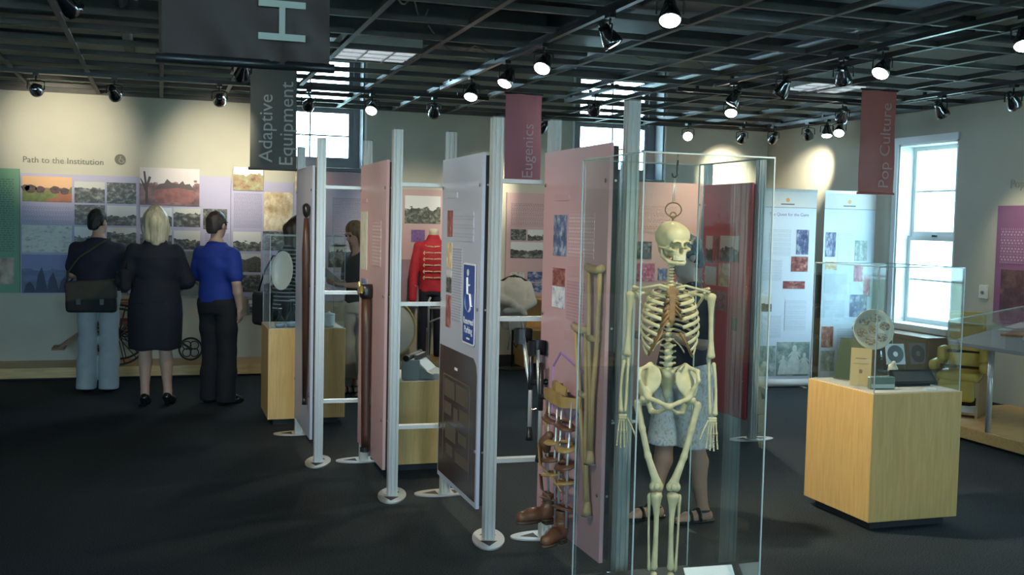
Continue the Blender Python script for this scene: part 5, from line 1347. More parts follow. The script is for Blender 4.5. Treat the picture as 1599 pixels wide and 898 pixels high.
# ------------------------------------------------------------------ glass case with the hanging skeleton
CX0, CX1, CY0, CY1, CB, CT = 1.66, 2.20, 3.54, 4.13, .17, 1.925
kb = thing('case_plinth', 'low dark plinth under the skeleton case', 'plinth', (0, 0, 0))
B(CX0, CY0, 0.02, CX1, CY1, CB).build('box', mat('dark_plinth', (.035,.04,.04), .6), kb, bevel=.004)
B(CX0+.03, CY0+.03, 0, CX1-.03, CY1-.03, .02).build('toe_kick', TOEKICK, kb)
glass_case(CX0, CY0, CX1, CY1, CB+.001, CT, 'tall glass case around the hanging skeleton')
cdx = thing('caption_card', 'white printed caption card standing at the skeleton feet', 'card', (2.072, 3.615, CB+.001), R(-3))
qc = Matrix.Rotation(-R(42), 3, 'X'); fc = lambda u, v, d: tuple(qc @ Vector((u, -d, v)) + Vector((0, 0, .004)))
MB().prism([(-.105, 0), (.105, 0), (.105, .17), (-.105, .17)], 0, .004, fc).build('card', WHITEP, cdx)
MB().prism([(-.09, .02), (.09, .02), (.09, .125), (-.09, .125)], .004, .0045, fc).build('print', textmat('text_card2', (.78,.79,.78), (.45,.45,.45), 6, .1), cdx)
MB().bar(fc(0, .1, 0), (0, .10, .002), .03, .006).build('easel', PLX, cdx)
MB().prism([(-.09, .14), (.02, .14), (.02, .152), (-.09, .152)], .004, .0045, fc).build('heading', textmat('head_card', (.78,.79,.78), (.1,.1,.1), 1, .3), cdx)

BONE = mat('old_bone', (.52,.445,.26), .5, var=.16, scale=18, bump=.12)
CART = mat('dried_cartilage', (.26,.13,.045), .55, var=.35, scale=25)
BRASS = mat('dull_brass', (.22,.14,.07), .4, metal=.7)
sk = thing('skeleton', 'articulated human skeleton hanging by a ring in the tall glass case', 'skeleton', (1.935, 3.84, 0), R(-22))
def bone(name, a, b, r, e0, e1, parent, bow=(0,0,0), m_=None, n=10):
    """long bone: shaft radius r with swollen ends e0, e1"""
    a, b, bow = Vector(a), Vector(b), Vector(bow)
    prof = [(0, .35*e0), (.02, .85*e0), (.05, e0), (.09, .85*e0), (.17, (e0+2*r)/3), (.3, r), (.5, r*.92), (.7, r), (.83, (e1+2*r)/3), (.91, .85*e1), (.95, e1), (.98, .85*e1), (1, .35*e1)]
    pts = [a.lerp(b, t)+bow*math.sin(PI*t) for t, _ in prof]
    return MB().tube(pts, [q for _, q in prof], n).build(name, m_ or BONE, parent, True)
# skull (own frame: chin at z=0)
skull = Sdf((-.09, -.11, -.01), (.09, .12, .19), .0032)
skull.ell((0, .018, .113), (.061, .078, .060)).ell((0, -.03, .118), (.050, .035, .040), k=.02).ell((0, -.034, .068), (.040, .034, .042), k=.012)
for s in (-1, 1):
    skull.ell((s*.040, -.040, .066), (.013, .020, .010), k=.008).cone((s*.045, -.035, .066), (s*.060, .012, .072), .0055, .005, k=.006)
    skull.ell((s*.024, -.066, .095), (.020, .010, .006), k=.006)
skull.ell((0, -.050, .042), (.026, .022, .018), k=.01).cone((0, -.066, .088), (0, -.074, .074), .006, .004, k=.005)
skull.ell((0, .03, .055), (.040, .05, .03), k=.02)
for s in (-1, 1):
    skull.ell((s*.0235, -.064, .081), (.0185, .046, .0165), k=.003, op='s')
    skull.ell((s*.066, -.028, .090), (.014, .026, .024), k=.008, op='s')
    skull.ell((s*.062, -.03, .045), (.022, .04, .014), k=.004, op='s')
skull.ell((0, -.070, .060), (.0098, .034, .0150), k=.003, op='s')
so = skull.build('skull', BONE, sk, 1)
so.location = (0, .0, 1.503); so.rotation_euler = (R(4), 0, R(26))
# the sockets' dark linings follow from depth; lower jaw and teeth are pieces of the skull
jaw = Sdf((-.07, -.09, -.01), (.07, .04, .075), .0032)
jaw.chain([(-.045, .010, .062), (-.044, .004, .034), (-.033, -.035, .014), (-.014, -.058, .012), (.014, -.058, .012), (.033, -.035, .014), (.044, .004, .034), (.045, .010, .062)], [.005, .0085, .009, .010, .010, .009, .0085, .005], k=.004)
jaw.build('jaw', BONE, so, 1)
TEETH = mat('tooth', (.70,.64,.44), .35)
mb = MB(); mb2 = MB()
for i in range(12):
    a = R(-62+i*124/11); x, y = .027*math.sin(a), -.043-.026*math.cos(a)
    mb.cbox((x, y, .0285), (.0030, .0022, .0045)); mb2.cbox((x*1.02, y-.0005, .0385), (.0032, .0024, .005))
mb.build('lower_teeth', TEETH, so); mb2.build('upper_teeth', TEETH, so)
# hanging hardware
hw = MB().tube([(0, .01, 1.69), (0, .01, 1.662)], .004, 8).build('eye_bolt', BRASS, sk, True)
MB().tube([(.012*math.cos(2*PI*k/14), .01, 1.700+.012*math.sin(2*PI*k/14)) for k in range(14)], [.0025]*14, 6, closed=True).build('eye', BRASS, hw, True)
MB().tube([(.032*math.cos(2*PI*k/26), .01, 1.722+.028*math.sin(2*PI*k/26)) for k in range(26)], [.0028]*26, 8, closed=True).build('ring', BRASS, sk, True)
MB().tube([(-.004, .01, 1.75), (.001, .01, 1.852)], .0016, 6).tube([(.004, .01, 1.75), (.005, .01, 1.852)], .0016, 6).build('wire', STEEL, sk, True)
MB().tube([(.012, .01, CT-.007), (.010, .01, 1.872), (.012, .01, 1.860), (.004, .01, 1.850), (-.006, .01, 1.853), (-.009, .01, 1.866)], .0035, 8).build('hook', BLACK, sk, True)
# spine
def vert_mesh(nm, r, h, sp):
    s_ = Sdf((-sp*1.2, -r*1.4, -h), (sp*1.2, r*1.2+sp*1.3, h), .003)
    s_.ell((0, 0, 0), (r, r*.85, h*.52), k=.004)
    for s in (-1, 1): s_.cone((s*r*.5, r*.6, 0), (s*sp, r*1.1, .002), h*.22, h*.16, k=.004)
    s_.cone((0, r*.8, 0), (0, r+sp*.9, -h*.45), h*.24, h*.16, k=.004)
    o_ = s_.build(nm, BONE, None, 1); me = o_.data; bpy.data.objects.remove(o_); return me
VC, VT, VL = vert_mesh('vertebra', .012, .013, .018), vert_mesh('vertebra', .0145, .0205, .022), vert_mesh('vertebra', .020, .029, .030)
spine = MB().tube([(0, .018, 1.50), (.0, .028, 1.43), (0, .058, 1.32), (0, .050, 1.20), (0, .030, 1.12), (0, .045, 1.05)], .007, 8).build('spine', CART, sk, True)
def sp_y(z): return float(np.interp(z, [1.05, 1.12, 1.20, 1.32, 1.43, 1.50], [.045, .030, .050, .058, .028, .018]))
for i in range(6): z = 1.497-i*.0125; link('vertebra', VC, spine, (0, sp_y(z), z))
for i in range(12): z = 1.418-i*.0200; link('vertebra', VT, spine, (0, sp_y(z), z))
for i in range(5): z = 1.172-i*.0240; link('vertebra', VL, spine, (0, sp_y(z), z))
# ribs
RW = [.050, .074, .090, .101, .108, .113, .115, .114, .110, .103, .088, .07]
DR = [.018, .026, .034, .042, .052, .062, .074, .084, .092, .096, .07, .05]
for i in range(12):
    zs = 1.424-i*.0205; w_ = RW[i]; dep = .058+.02*min(1, i/5)
    t1 = [-72, -72, -71, -70, -69, -67, -62, -54, -44, -32, 5, 25][i]
    for s in (-1, 1):
        pts = []; rad = []
        for k in range(19):
            t = k/18; th = R(82+(t1-82)*t)
            x = s*w_*math.cos(th); y = .004+dep*math.sin(th)*(1.0 if th > 0 else 1.12)
            if t < .12: y = min(y, sp_y(zs)+.02)
            pts.append((x, y, zs-DR[i]*(t**1.35))); rad.append((.0030, .0078 if i < 10 else .005))
        rb = MB().tube(pts, rad, 8).build('rib', BONE, sk, True)
        if i < 10:
            e_ = Vector(pts[-1]); zt = 1.40-min(i, 6)*.018
            tgt = Vector((s*.012, -.074, zt)) if i < 7 else Vector((s*.035, -.070, 1.262-.012*(i-7)))
            md_ = e_.lerp(tgt, .5)+Vector((0, -.004, .004 if i > 3 else 0))
            if not (s == 1 and i in (5, 6, 7, 8)): MB().tube([e_, md_, tgt], [(.0035, .0075)]*3, 6).build('rib_cartilage', CART, sk, True)
st = Sdf((-.04, -.1, 1.24), (.04, -.05, 1.43), .0035)
st.ell((0, -.073, 1.40), (.026, .007, .022), k=.006).box((0, -.076, 1.335), (.013, .005, .05), None, .004, k=.008).cone((0, -.076, 1.288), (0, -.078, 1.262), .007, .004)
st.build('breastbone', CART, sk, 1)
# shoulder girdle
for s in (-1, 1):
    MB().tube([(s*.014, -.072, 1.414), (s*.05, -.070, 1.424), (s*.095, -.035, 1.412), (s*.152, .0, 1.396)], [.0065, .0052, .005, .0065], 10).build('collarbone', BONE, sk, True)
    sc_ = Sdf((min(s*.04, s*.18), -.03, 1.24), (max(s*.04, s*.18), .11, 1.43), .0035)
    for a_, b_, c_ in (((s*.06, .075, 1.39), (s*.075, .085, 1.27), (s*.135, .03, 1.38)),):
        sc_.cone(a_, b_, .0045, .004, k=.006).cone(b_, c_, .005, .007, k=.006).cone(a_, c_, .004, .007, k=.006).cone((s*.09, .066, 1.37), (s*.09, .064, 1.31), .008, .006, k=.02).cone((s*.075, .072, 1.37), (s*.08, .076, 1.31), .006, .005, k=.02)
    sc_.cone((s*.065, .08, 1.385), (s*.15, .015, 1.41), .004, .007, k=.006).ell((s*.143, .012, 1.378), (.010, .012, .016), k=.008).cone((s*.13, .0, 1.392), (s*.13, -.025, 1.395), .006, .005, k=.006)
    sc_.build('shoulder_blade', BONE, sk, 1)
# arms and hands
for s in (-1, 1):
    sh, el, wr = Vector((s*.160, .0, 1.392)), Vector((s*.168, .012, 1.128)), Vector((s*.178, -.025, .905))
    bone('humerus', sh, el, .0105, .0205, .0185, sk, (0, .004, 0))
    bone('ulna', el+Vector((-s*.008, .012, .012)), wr+Vector((-s*.010, .004, .002)), .0062, .0105, .0072, sk)
    bone('radius', el+Vector((s*.010, -.006, -.012)), wr+Vector((s*.008, -.002, 0)), .0064, .0092, .0118, sk, (s*.007, 0, 0))
    hd = Sdf((min(s*.14, s*.22), -.06, .85), (max(s*.14, s*.22), .02, .92), .003)
    for k in range(8): hd.ell((wr.x+s*(-.012+.008*(k % 4)), wr.y-.002, wr.z-.010-.011*(k//4)), (.006, .006, .007), k=.002)
    ho = hd.build('hand', BONE, sk, 1)
    for k in range(5):
        if k < 4:
            x0 = wr.x+s*(-.013+.0088*k); x1 = wr.x+s*(-.023+.0150*k); L = [.052, .06, .062, .055][k]
            p0 = Vector((x0, wr.y-.002, wr.z-.026)); p1 = Vector((x0*.5+x1*.5, wr.y-.006, wr.z-.074))
            bone('finger_bone', p0, p1, .0034, .0058, .0056, ho)
            d_ = Vector(((x1-x0)*.5, -.006, -L)).normalized(); q0 = p1; ln = [L*.50, L*.32, L*.24]
            for j in range(3):
                q1 = q0+d_*ln[j]*1.0; bone('finger_bone', q0+d_*.002, q1, .0030, .0047, .0042, ho, n=8); q0 = q1; d_ = (d_+Vector((0, -.12, 0))).normalized()
        else:
            p0 = Vector((wr.x-s*.016, wr.y-.006, wr.z-.016)) if False else Vector((wr.x-s*.017, wr.y-.008, wr.z-.018))
            d_ = Vector((-s*.45, -.45, -.75)).normalized(); q0 = p0
            for ln in (.036, .028, .022):
                q1 = q0+d_*ln; bone('finger_bone', q0, q1, .0028, .0048, .0042, ho, n=8); q0 = q1; d_ = (d_+Vector((0, 0, -.2))).normalized()
# pelvis
pv = Sdf((-.15, -.1, .88), (.15, .11, 1.12), .0042)
for s in (-1, 1):
    wing = Matrix.Rotation(s*R(-22), 3, 'Y') @ Matrix.Rotation(s*R(38), 3, 'Z')
    pv.ell((s*.076, .022, 1.036), (.058, .013, .064), np.array(wing), k=.012).ell((s*.085, .012, 1.01), (.034, .016, .045), np.array(wing), k=.015)
    pv.chain([(s*.030, .060, 1.075), (s*.07, .045, 1.095), (s*.115, -.008, 1.078), (s*.118, -.030, 1.045)], [.009, .0075, .0085, .007], k=.012)
    pv.chain([(s*.118, -.030, 1.045), (s*.090, -.012, .985)], [.006, .014], k=.012).ell((s*.086, -.002, .968), (.022, .022, .024), k=.012)
    pv.chain([(s*.080, -.02, .970), (s*.040, -.052, .958), (0, -.064, .942)], [.011, .008, .011], k=.01)
    pv.chain([(s*.080, .012, .952), (s*.062, .016, .908), (s*.036, -.02, .912), (s*.006, -.060, .935)], [.012, .011, .008, .008], k=.008)
    pv.chain([(s*.085, .01, .98), (s*.04, .06, 1.03)], [.014, .014], k=.015)
pv.chain([(0, .045, 1.06), (0, .068, 1.02), (0, .072, .975), (0, .055, .94)], [.030, .026, .014, .006], k=.015)
for s in (-1, 1): pv.ell((s*.098, -.012, .962), (.014, .014, .014), k=.004, op='s')
pv.build('pelvis', BONE, sk, 1)
# legs and feet
for s in (-1, 1):
    fe = Sdf((min(s*-.01, s*.14), -.06, .57), (max(s*-.01, s*.14), .06, 1.0), .004)
    fe.ell((s*.096, -.008, .962), (.0165, .0165, .0165), k=.004).cone((s*.098, -.006, .958), (s*.116, .0, .942), .010, .012, k=.006).ell((s*.121, .005, .940), (.014, .014, .018), k=.006)
    kn = Vector((s*.034, -.008, .612))
    fe.chain([(s*.117, .004, .925), (s*.098, .0, .84), (s*.072, -.002, .73), (s*.042, -.006, .645)], [.0155, .0125, .0128, .0165], k=.01)
    fe.ell((kn.x-.013, kn.y+.006, .606), (.0165, .021, .0185), k=.008).ell((kn.x+.013, kn.y+.006, .606), (.0165, .021, .0185), k=.008).ell((kn.x, kn.y, .625), (.02, .014, .02), k=.01)
    fe.build('femur', BONE, sk, 1)
    s_ = Sdf((kn.x-.03, -.06, .58), (kn.x+.03, .0, .65), .004); s_.ell((kn.x, kn.y-.024, .612), (.013, .006, .014)); s_.build('kneecap', BONE, sk, 1)
    an = Vector((s*.034, .0, .262))
    bone('tibia', (kn.x, -.004, .586), an, .0108, .0255, .0155, sk, (-s*.004, -.003, 0), n=12)
    bone('fibula', (kn.x+s*.026, .010, .575), an+Vector((s*.018, .006, -.006)), .0050, .0095, .0085, sk, (s*.003, 0, 0))
    ft = Sdf((an.x-.05, -.13, .17), (an.x+.05, .06, .27), .0035)
    ft.ell((an.x, .0, .245), (.014, .018, .012), k=.006).ell((an.x, .028, .222), (.012, .022, .015), k=.006).ell((an.x, -.022, .232), (.016, .018, .010), k=.008)
    fo = ft.build('foot', BONE, sk, 1)
    for k in range(5):
        x0 = an.x+s*(-.012+.006*k); x1 = an.x+s*(-.022+.012*k); q0 = Vector((x0, -.034, .228)); q1 = Vector((x1, -.080+.004*k, .204))
        bone('toe_bone', q0, q1, .0036 if k == 0 else .0026, .006 if k == 0 else .0045, .006 if k == 0 else .0045, fo, n=8)
        bone('toe_bone', q1, q1+Vector((0, -.022, -.010)), .0026, .0042, .0034, fo, n=8)
# ------------------------------------------------------------------ visitors
def skinmat(nm, c): return mat(nm, c, .55, var=.05, scale=12)
def frame_of(d, n):
    d = Vector(d).normalized(); n = Vector(n); n = (n-d*n.dot(d)).normalized(); w = d.cross(n)
    return d, n, w
def sdf_hand(s, wr, d, palm, thumb_side, curl=.5):
    """palm + five fingers; d = pointing direction, palm = direction the palm faces, thumb_side = +1/-1 along d x palm"""
    d, n, w = frame_of(d, palm); w = w*thumb_side; wr = Vector(wr)
    rot = np.array([[w[i], d[i], n[i]] for i in range(3)])
    s.box(tuple(wr+d*.055), (.040, .048, .014), rot, .012, k=.012)
    for k in range(4):
        b = wr+d*.095+w*(.030-.020*k); L = [.068, .078, .072, .056][k]
        a1 = curl*.8; a2 = curl*1.7
        d1 = d*math.cos(a1)+n*math.sin(a1); d2 = d*math.cos(a2)+n*math.sin(a2)
        m_ = b+d1*L*.52; e_ = m_+d2*L*.48
        s.cone(b-d*.01, m_, .0092, .0085, k=.003); s.cone(m_, e_, .0085, .0075, k=.003)
    b = wr+d*.025+w*.034; td = (d*.72+w*.62+n*.3).normalized(); m_ = b+td*.038; e_ = m_+(d*.9+w*.15+n*.35).normalized()*.032
    s.cone(b, m_, .0115, .010, k=.006); s.cone(m_, e_, .010, .0085, k=.004)
def make_person(label, loc, rz, P):
    f = P.get('female', False); W = P.get('wide', 1.0); S = P.get('S', 1.0)
    t = thing('person', label, 'person', loc, rz); t.scale = (S, S, S)
    lean = P.get('lean', 0.0)
    cy = lambda z: lean*max(0, z-.9)
    if f: prof = [(.82,.15,.105),(.90,.172,.12),(.98,.158,.11),(1.10,.128,.092),(1.22,.142,.105),(1.30,.158,.105),(1.365,.130,.082),(1.41,.075,.062),(1.46,.05,.05)]
    else: prof = [(.82,.15,.105),(.90,.165,.118),(1.0,.160,.112),(1.10,.152,.105),(1.24,.172,.118),(1.33,.182,.112),(1.385,.150,.09),(1.43,.085,.07),(1.455,.066,.062),(1.47,.058,.055)]
    prof = [(z, 0, cy(z), rx*W, ry*W) for z, rx, ry in prof]
    shw = (.148 if f else .166)*W
    hc = Vector((0, cy(1.6)+.018+P.get('headfwd', 0), 1.605+P.get('headup', 0)))
    hr = Matrix.Rotation(P.get('hyaw', 0), 3, 'Z') @ Matrix.Rotation(P.get('hpitch', 0), 3, 'X')
    hp = lambda x, y, z: tuple(hc+hr @ Vector((x, y, z)))
    hq = np.array(hr)
    A = {}
    for s, k in ((1, 'R'), (-1, 'L')):
        e_, w_, d_, pn, th, cu = P['arm'+k]
        A[s] = (Vector((s*shw, cy(1.35), 1.348)), Vector(e_), Vector(w_), d_, pn, th, cu)
    Lg = {}
    for s, k in ((1, 'R'), (-1, 'L')):
        kn, an, fd = P['leg'+k]
        Lg[s] = (Vector((s*.088*W, 0, .88)), Vector(kn), Vector(an), Vector((*fd, 0)).normalized())
    heel = P.get('heel', 0.0)
    # ---- one continuous body
    b = Sdf((-.44, -.42, -.01), (.44, .50, 1.76), .009)
    b.stack(prof, k=.03)
    b.cone((0, cy(1.42), 1.42), tuple(hc+Vector((0, -.012, -.06))), .055, .048, k=.03)
    b.ell(hp(0, -.012, .025), (.072, .090, .088), hq, k=.02).ell(hp(0, .022, -.035), (.055, .066, .075), hq, k=.02).ell(hp(0, .052, -.085), (.028, .026, .024), hq, k=.02)
    b.cone(hp(0, .088, .012), hp(0, .108, -.022), .008, .013, k=.008).ell(hp(0, .078, .03), (.045, .02, .012), hq, k=.012)
    b.ell(hp(0, .082, -.055), (.022, .012, .007), hq, k=.006)
    for s in (-1, 1):
        b.ell(hp(s*.030, .093, .008), (.014, .012, .010), hq, k=.006, op='s')
        b.ell(hp(s*.074, -.005, -.005), (.010, .020, .032), hq, k=.008)
    for s in (-1, 1):
        sh, el, wr, d_, pn, th, cu = A[s]
        ra = .043 if f else .05
        b.chain([sh, sh.lerp(el, .5), el], [ra*1.05, ra, ra*.82], k=.04).chain([el, el.lerp(wr, .35), wr], [ra*.82, ra*.86, ra*.56], k=.012)
        sdf_hand(b, wr, d_, pn, th, cu)
        hi, kn, an, fd = Lg[s]
        th_ = .088 if f else .084
        b.chain([hi, hi.lerp(kn, .5), kn], [th_, th_*.85, .056], k=.03).chain([kn, kn.lerp(an, .3)+Vector((0, -.014, 0)), kn.lerp(an, .65), an], [.054, .058, .042, .036], k=.012)
        hz = .03+heel*.0
        toe = Vector((an.x, an.y, 0))+fd*.17
        b.cone(an, (an.x-fd.x*.03, an.y-fd.y*.03, .035+heel), .034, .034, k=.015).cone((an.x-fd.x*.03, an.y-fd.y*.03, .035+heel), tuple(toe-fd*.06+Vector((0, 0, .032))), .034, .036, k=.02).cone(tuple(toe-fd*.06+Vector((0, 0, .030))), tuple(toe+Vector((0, 0, .022))), .036, .022, k=.015)
    b.half((0, 0, -1), -.003)
    body = b.build('body', P['skin'], t, 1)
    for s in (-1, 1):
        MB().lathe([(.001, -.011), (.008, -.008), (.011, 0), (.008, .008), (.001, .011)], hp(s*.030, .082, .008), 10).build('eye', mat('dark_eye', (.08,.06,.05), .2), body, True)
        MB().tube([hp(s*.016, .099, .026), hp(s*.03, .098, .030), hp(s*.046, .088, .026)], .0035, 6).build('eyebrow', P['hair'], body, True)
    MB().tube([hp(-.020, .092, -.055), hp(0, .0955, -.054), hp(.020, .092, -.055)], .0035, 6).build('mouth', mat('lip', (.30,.09,.08), .5), body, True)
    # ---- hair
    st = P.get('style', 'short')
    h = Sdf(tuple(hc-Vector((.2, .22, .32))), tuple(hc+Vector((.2, .2, .2))), .008)
    h.ell(hp(0, -.018, .034), (.082, .098, .096), hq, k=.01)
    if st == 'short':
        h.ell(hp(0, -.075, -.03), (.06, .035, .06), hq, k=.02)
        h.ell(hp(0, .095, -.045), (.10, .085, .10), hq, k=.01, op='s'); h.box(hp(0, .0, -.14), (.15, .15, .065), hq, .01, k=.01, op='s')
        for s in (-1, 1): h.ell(hp(s*.085, .012, -.025), (.022, .03, .045), hq, k=.008, op='s')
    else:
        ln = P.get('hairlen', .22)
        for s in (-1, 1):
            h.chain([hp(s*.055, -.01, .03), hp(s*.082, .0, -.07), tuple(Vector(hp(s*.078, -.015, -.06))+Vector((0, 0, -ln+.08)))], [.045, .036, .024], k=.025)
        h.chain([hp(0, -.06, .0), tuple(Vector(hp(0, -.085, -.04))), tuple(Vector(hp(.0, -.08, -.05))+Vector((0, -.01, -ln+.06)))], [.07, .062, .04], k=.03)
        for s in (-1, 1): h.chain([hp(s*.05, -.06, .0), tuple(Vector(hp(s*.05, -.075, -.05))+Vector((0, 0, -ln+.09)))], [.05, .035], k=.03)
        h.ell(hp(0, .115, -.05), (.058, .08, .105), hq, k=.012, op='s')
    h.ripple(P.get('curl', .004), 90, 60, 40 if st == 'short' else 12, 1.0)
    h.build('hair', P['hair'], t, 1)
    # ---- clothes
    def leg_cloth(s_, inf, zmin, flare=0.0):
        for s in (-1, 1):
            hi, kn, an, fd = Lg[s]; th_ = .088 if f else .084
            s_.chain([hi+Vector((0, 0, .02)), hi.lerp(kn, .5), kn, kn.lerp(an, .5), an-Vector((0, 0, .05))], [th_+inf, th_*.9+inf, .060+inf+flare*.3, .056+inf+flare*.7, .050+inf+flare], k=.025)
        s_.half((0, 0, -1), -zmin)
    top = P.get('top')
    if top:
        s_ = Sdf((-.44, -.42, top['hem']-.05), (.44, .50, 1.52), .009)
        s_.stack(prof, k=.03, inf=top.get('inf', .014))
        for s in (-1, 1):
            sh, el, wr = A[s][:3]; q = top['sleeve']; ra = (.043 if f else .05)+top.get('inf', .014)
            if q <= 1: s_.chain([sh, sh.lerp(el, q)], [ra*1.03, ra*1.04], k=.045)
            else: s_.chain([sh, el, el.lerp(wr, q-1)], [ra*1.03, ra*.92, ra*.80], k=.045)
        s_.ell((0, cy(1.5)+.05, 1.475), (.075, .085, top.get('neck', .05)), k=.01, op='s')
        s_.half((0, 0, 1), 1.455); s_.half((0, 0, -1), -top['hem']); s_.ripple(.0045, 22, 14, 26, rz)
        tp = s_.build(top.get('name', 'shirt'), top['mat'], t, 1)
        if top.get('collar'):
            MB().tube([(.066*math.sin(a), cy(1.45)-.006+.062*-math.cos(a), 1.445+.012*math.cos(a)) for a in [R(-150)+R(300)*i/16 for i in range(17)]], [(.008, .020)]*17, 8).build('collar', top['mat'], tp, True)
    bt = P.get('bottom')
    if bt:
        zlo = bt['zmin']
        s_ = Sdf((-.40, -.42, zlo-.05), (.40, .42, 1.08), .009)
        s_.stack([r for r in prof if r[0] <= 1.11], k=.03, inf=bt.get('inf', .010)); s_.half((0, 0, 1), bt.get('waist', P['top']['hem']+.035))
        leg_cloth(s_, bt.get('inf', .010), zlo, bt.get('flare', 0.0)); s_.ripple(.004, 26, 18, 20, rz+1)
        s_.build(bt.get('name', 'trousers'), bt['mat'], t, 1)
    sk_ = P.get('skirt')
    if sk_:
        s_ = Sdf((-.36, -.34, sk_['hem']-.04), (.36, .34, 1.16), .009)
        z0 = sk_['hem']; w0 = sk_.get('w', .205)
        s_.stack([(z0, 0, 0, w0, w0*.72), (.80, 0, 0, .195*W, .145*W), (.92, 0, 0, .185*W, .135*W), (1.04, 0, 0, .160*W, .115*W), (1.12, 0, 0, .145*W, .105*W)], k=.02)
        s_.ripple(.006, 30, 10, 4, .5); s_.build('skirt', sk_['mat'], t, 1)
    # ---- shoes
    shoe = P.get('shoe', 'shoe')
    for s in (-1, 1):
        hi, kn, an, fd = Lg[s]; base = Vector((an.x, an.y, 0)); sd = Vector((fd.y, -fd.x, 0))
        g = Sdf(tuple(base+Vector((-.22, -.26, -.005))), tuple(base+Vector((.22, .26, .16))), .007)
        hl, tc = base-fd*.035, base+fd*.175
        if shoe == 'shoe':
            g.cone(tuple(hl+Vector((0, 0, .038))), tuple(hl+Vector((0, 0, .075))), .042, .040, k=.02).cone(tuple(hl+Vector((0, 0, .038))), tuple(tc-fd*.06+Vector((0, 0, .036))), .042, .045, k=.02).cone(tuple(tc-fd*.06+Vector((0, 0, .034))), tuple(tc+fd*.012+Vector((0, 0, .026))), .045, .028, k=.02)
            g.half((0, 0, -1), -.002); g.half((0, 0, 1), .098); g.build('shoe', P['shoem'], t, 1)
        elif shoe == 'heel':
            g.cone(tuple(hl+Vector((0, 0, .085))), tuple(tc-fd*.06+Vector((0, 0, .036))), .040, .042, k=.02).cone(tuple(tc-fd*.06+Vector((0, 0, .034))), tuple(tc+fd*.015+Vector((0, 0, .022))), .042, .022, k=.02)
            g.cone(tuple(hl+Vector((0, 0, .08))), tuple(hl+Vector((0, 0, .004))), .034, .011, k=.01)
            g.ell(tuple(base+fd*.03+Vector((0, 0, .11))), (.030, .06, .045), np.array(Matrix.Rotation(math.atan2(-fd.x, fd.y), 3, 'Z')), k=.006, op='s')
            g.half((0, 0, -1), -.002); g.build('shoe', P['shoem'], t, 1)
        else:
            g.cone(tuple(hl+Vector((0, 0, .0))), tuple(tc+Vector((0, 0, .0))), .048, .046, k=.01); g.half((0, 0, 1), .018); g.half((0, 0, -1), -.001)
            so_ = g.build('sandal', P['shoem'], t, 1)
            for fr, hh in ((.10, .075), (.04, .085)):
                c_ = base+fd*fr; MB().tube([tuple(c_+sd*.048*math.cos(a)+Vector((0, 0, .012+(hh-.012)*math.sin(a)))) for a in [PI*i/10 for i in range(11)]], [(.004, .014)]*11, 6).build('strap', P['shoem'], so_, True)
            MB().tube([tuple(base+fd*(.03-.075*math.sin(a))+sd*(.045*math.cos(a))+Vector((0, 0, .072))) for a in [PI*i/10 for i in range(11)]], [(.004, .010)]*11, 6).build('strap', P['shoem'], so_, True)
    return t
STAND_L = {'legR': ((.095, .02, .48), (.10, -.02, .085), (.25, 1)), 'legL': ((-.095, .02, .48), (-.10, -.02, .085), (-.25, 1))}
SKA = skinmat('fair_skin', (.52,.32,.24)); SKB = skinmat('tan_skin', (.46,.27,.19))
DKH = mat('dark_hair', (.015,.012,.011), .5, var=.3, scale=60, bump=.5); BLH = mat('blond_hair', (.55,.46,.30), .45, var=.35, scale=50, bump=.6, stretch=(1,1,.12)); BRH = mat('brown_hair', (.09,.05,.03), .45, var=.4, scale=50, bump=.6, stretch=(1,1,.12)); LBH = mat('light_brown_hair', (.22,.14,.07), .45, var=.35, scale=50, bump=.6, stretch=(1,1,.12)); GRH = mat('short_brown_hair', (.045,.032,.024), .5, var=.3, scale=60, bump=.5)
NAVYS = mat('navy_shirt', (.016,.018,.034), .85, var=.15, scale=10); BLK = mat('black_cloth', (.009,.009,.013), .85); ROYAL = mat('royal_blue_polo', (.010,.035,.26), .8, var=.12, scale=9)
JEANW = mat('pale_jeans', (.42,.45,.46), .85, var=.08, scale=9); SHOEB = mat('black_shoe_leather', (.012,.012,.013), .25)
fwdarm = lambda s: ((s*.245, .02, 1.115), (s*.12, .24, 1.06), (-s*.5, .85, .05), (0, 0, -1), -s*1, .5)
# man with messenger bag
make_person('man in navy shirt and pale jeans carrying a messenger bag', (-.555, 10.62, 0), R(-8), dict(STAND_L, skin=SKB, hair=DKH, wide=1.14, S=.985, hyaw=R(-28), armR=fwdarm(1), armL=fwdarm(-1), curl=.003,
    top=dict(mat=NAVYS, hem=.93, sleeve=.72, collar=True, inf=.018), bottom=dict(mat=JEANW, zmin=.03, inf=.014, flare=.03), shoem=SHOEB))
bag = thing('messenger_bag', 'dark olive messenger bag hanging behind the man in pale jeans', 'bag', (-.60, 10.40, .76), R(-6))
OLV = mat('olive_canvas', (.055,.05,.036), .8, var=.15, scale=20); OLB = mat('dark_bag', (.016,.017,.018), .8, var=.2, scale=20)
s_ = Sdf((-.3, -.1, -.03), (.3, .12, .34), .009); s_.box((0, 0, .135), (.215, .055, .135), None, .03); s_.ripple(.006, 18, 10, 20, .4); s_.build('body', OLB, bag)
s_ = Sdf((-.3, -.12, .05), (.3, .12, .36), .009); s_.box((0, -.006, .20), (.222, .062, .095), np.array(Matrix.Rotation(R(-4), 3, 'Y')), .03); s_.ripple(.005, 16, 10, 18, 1.4); s_.build('flap', OLV, bag)
for x_ in (-.1, .1): B(x_-.018, -.078, .075, x_+.018, -.066, .125).build('buckle', BLACK, bag)
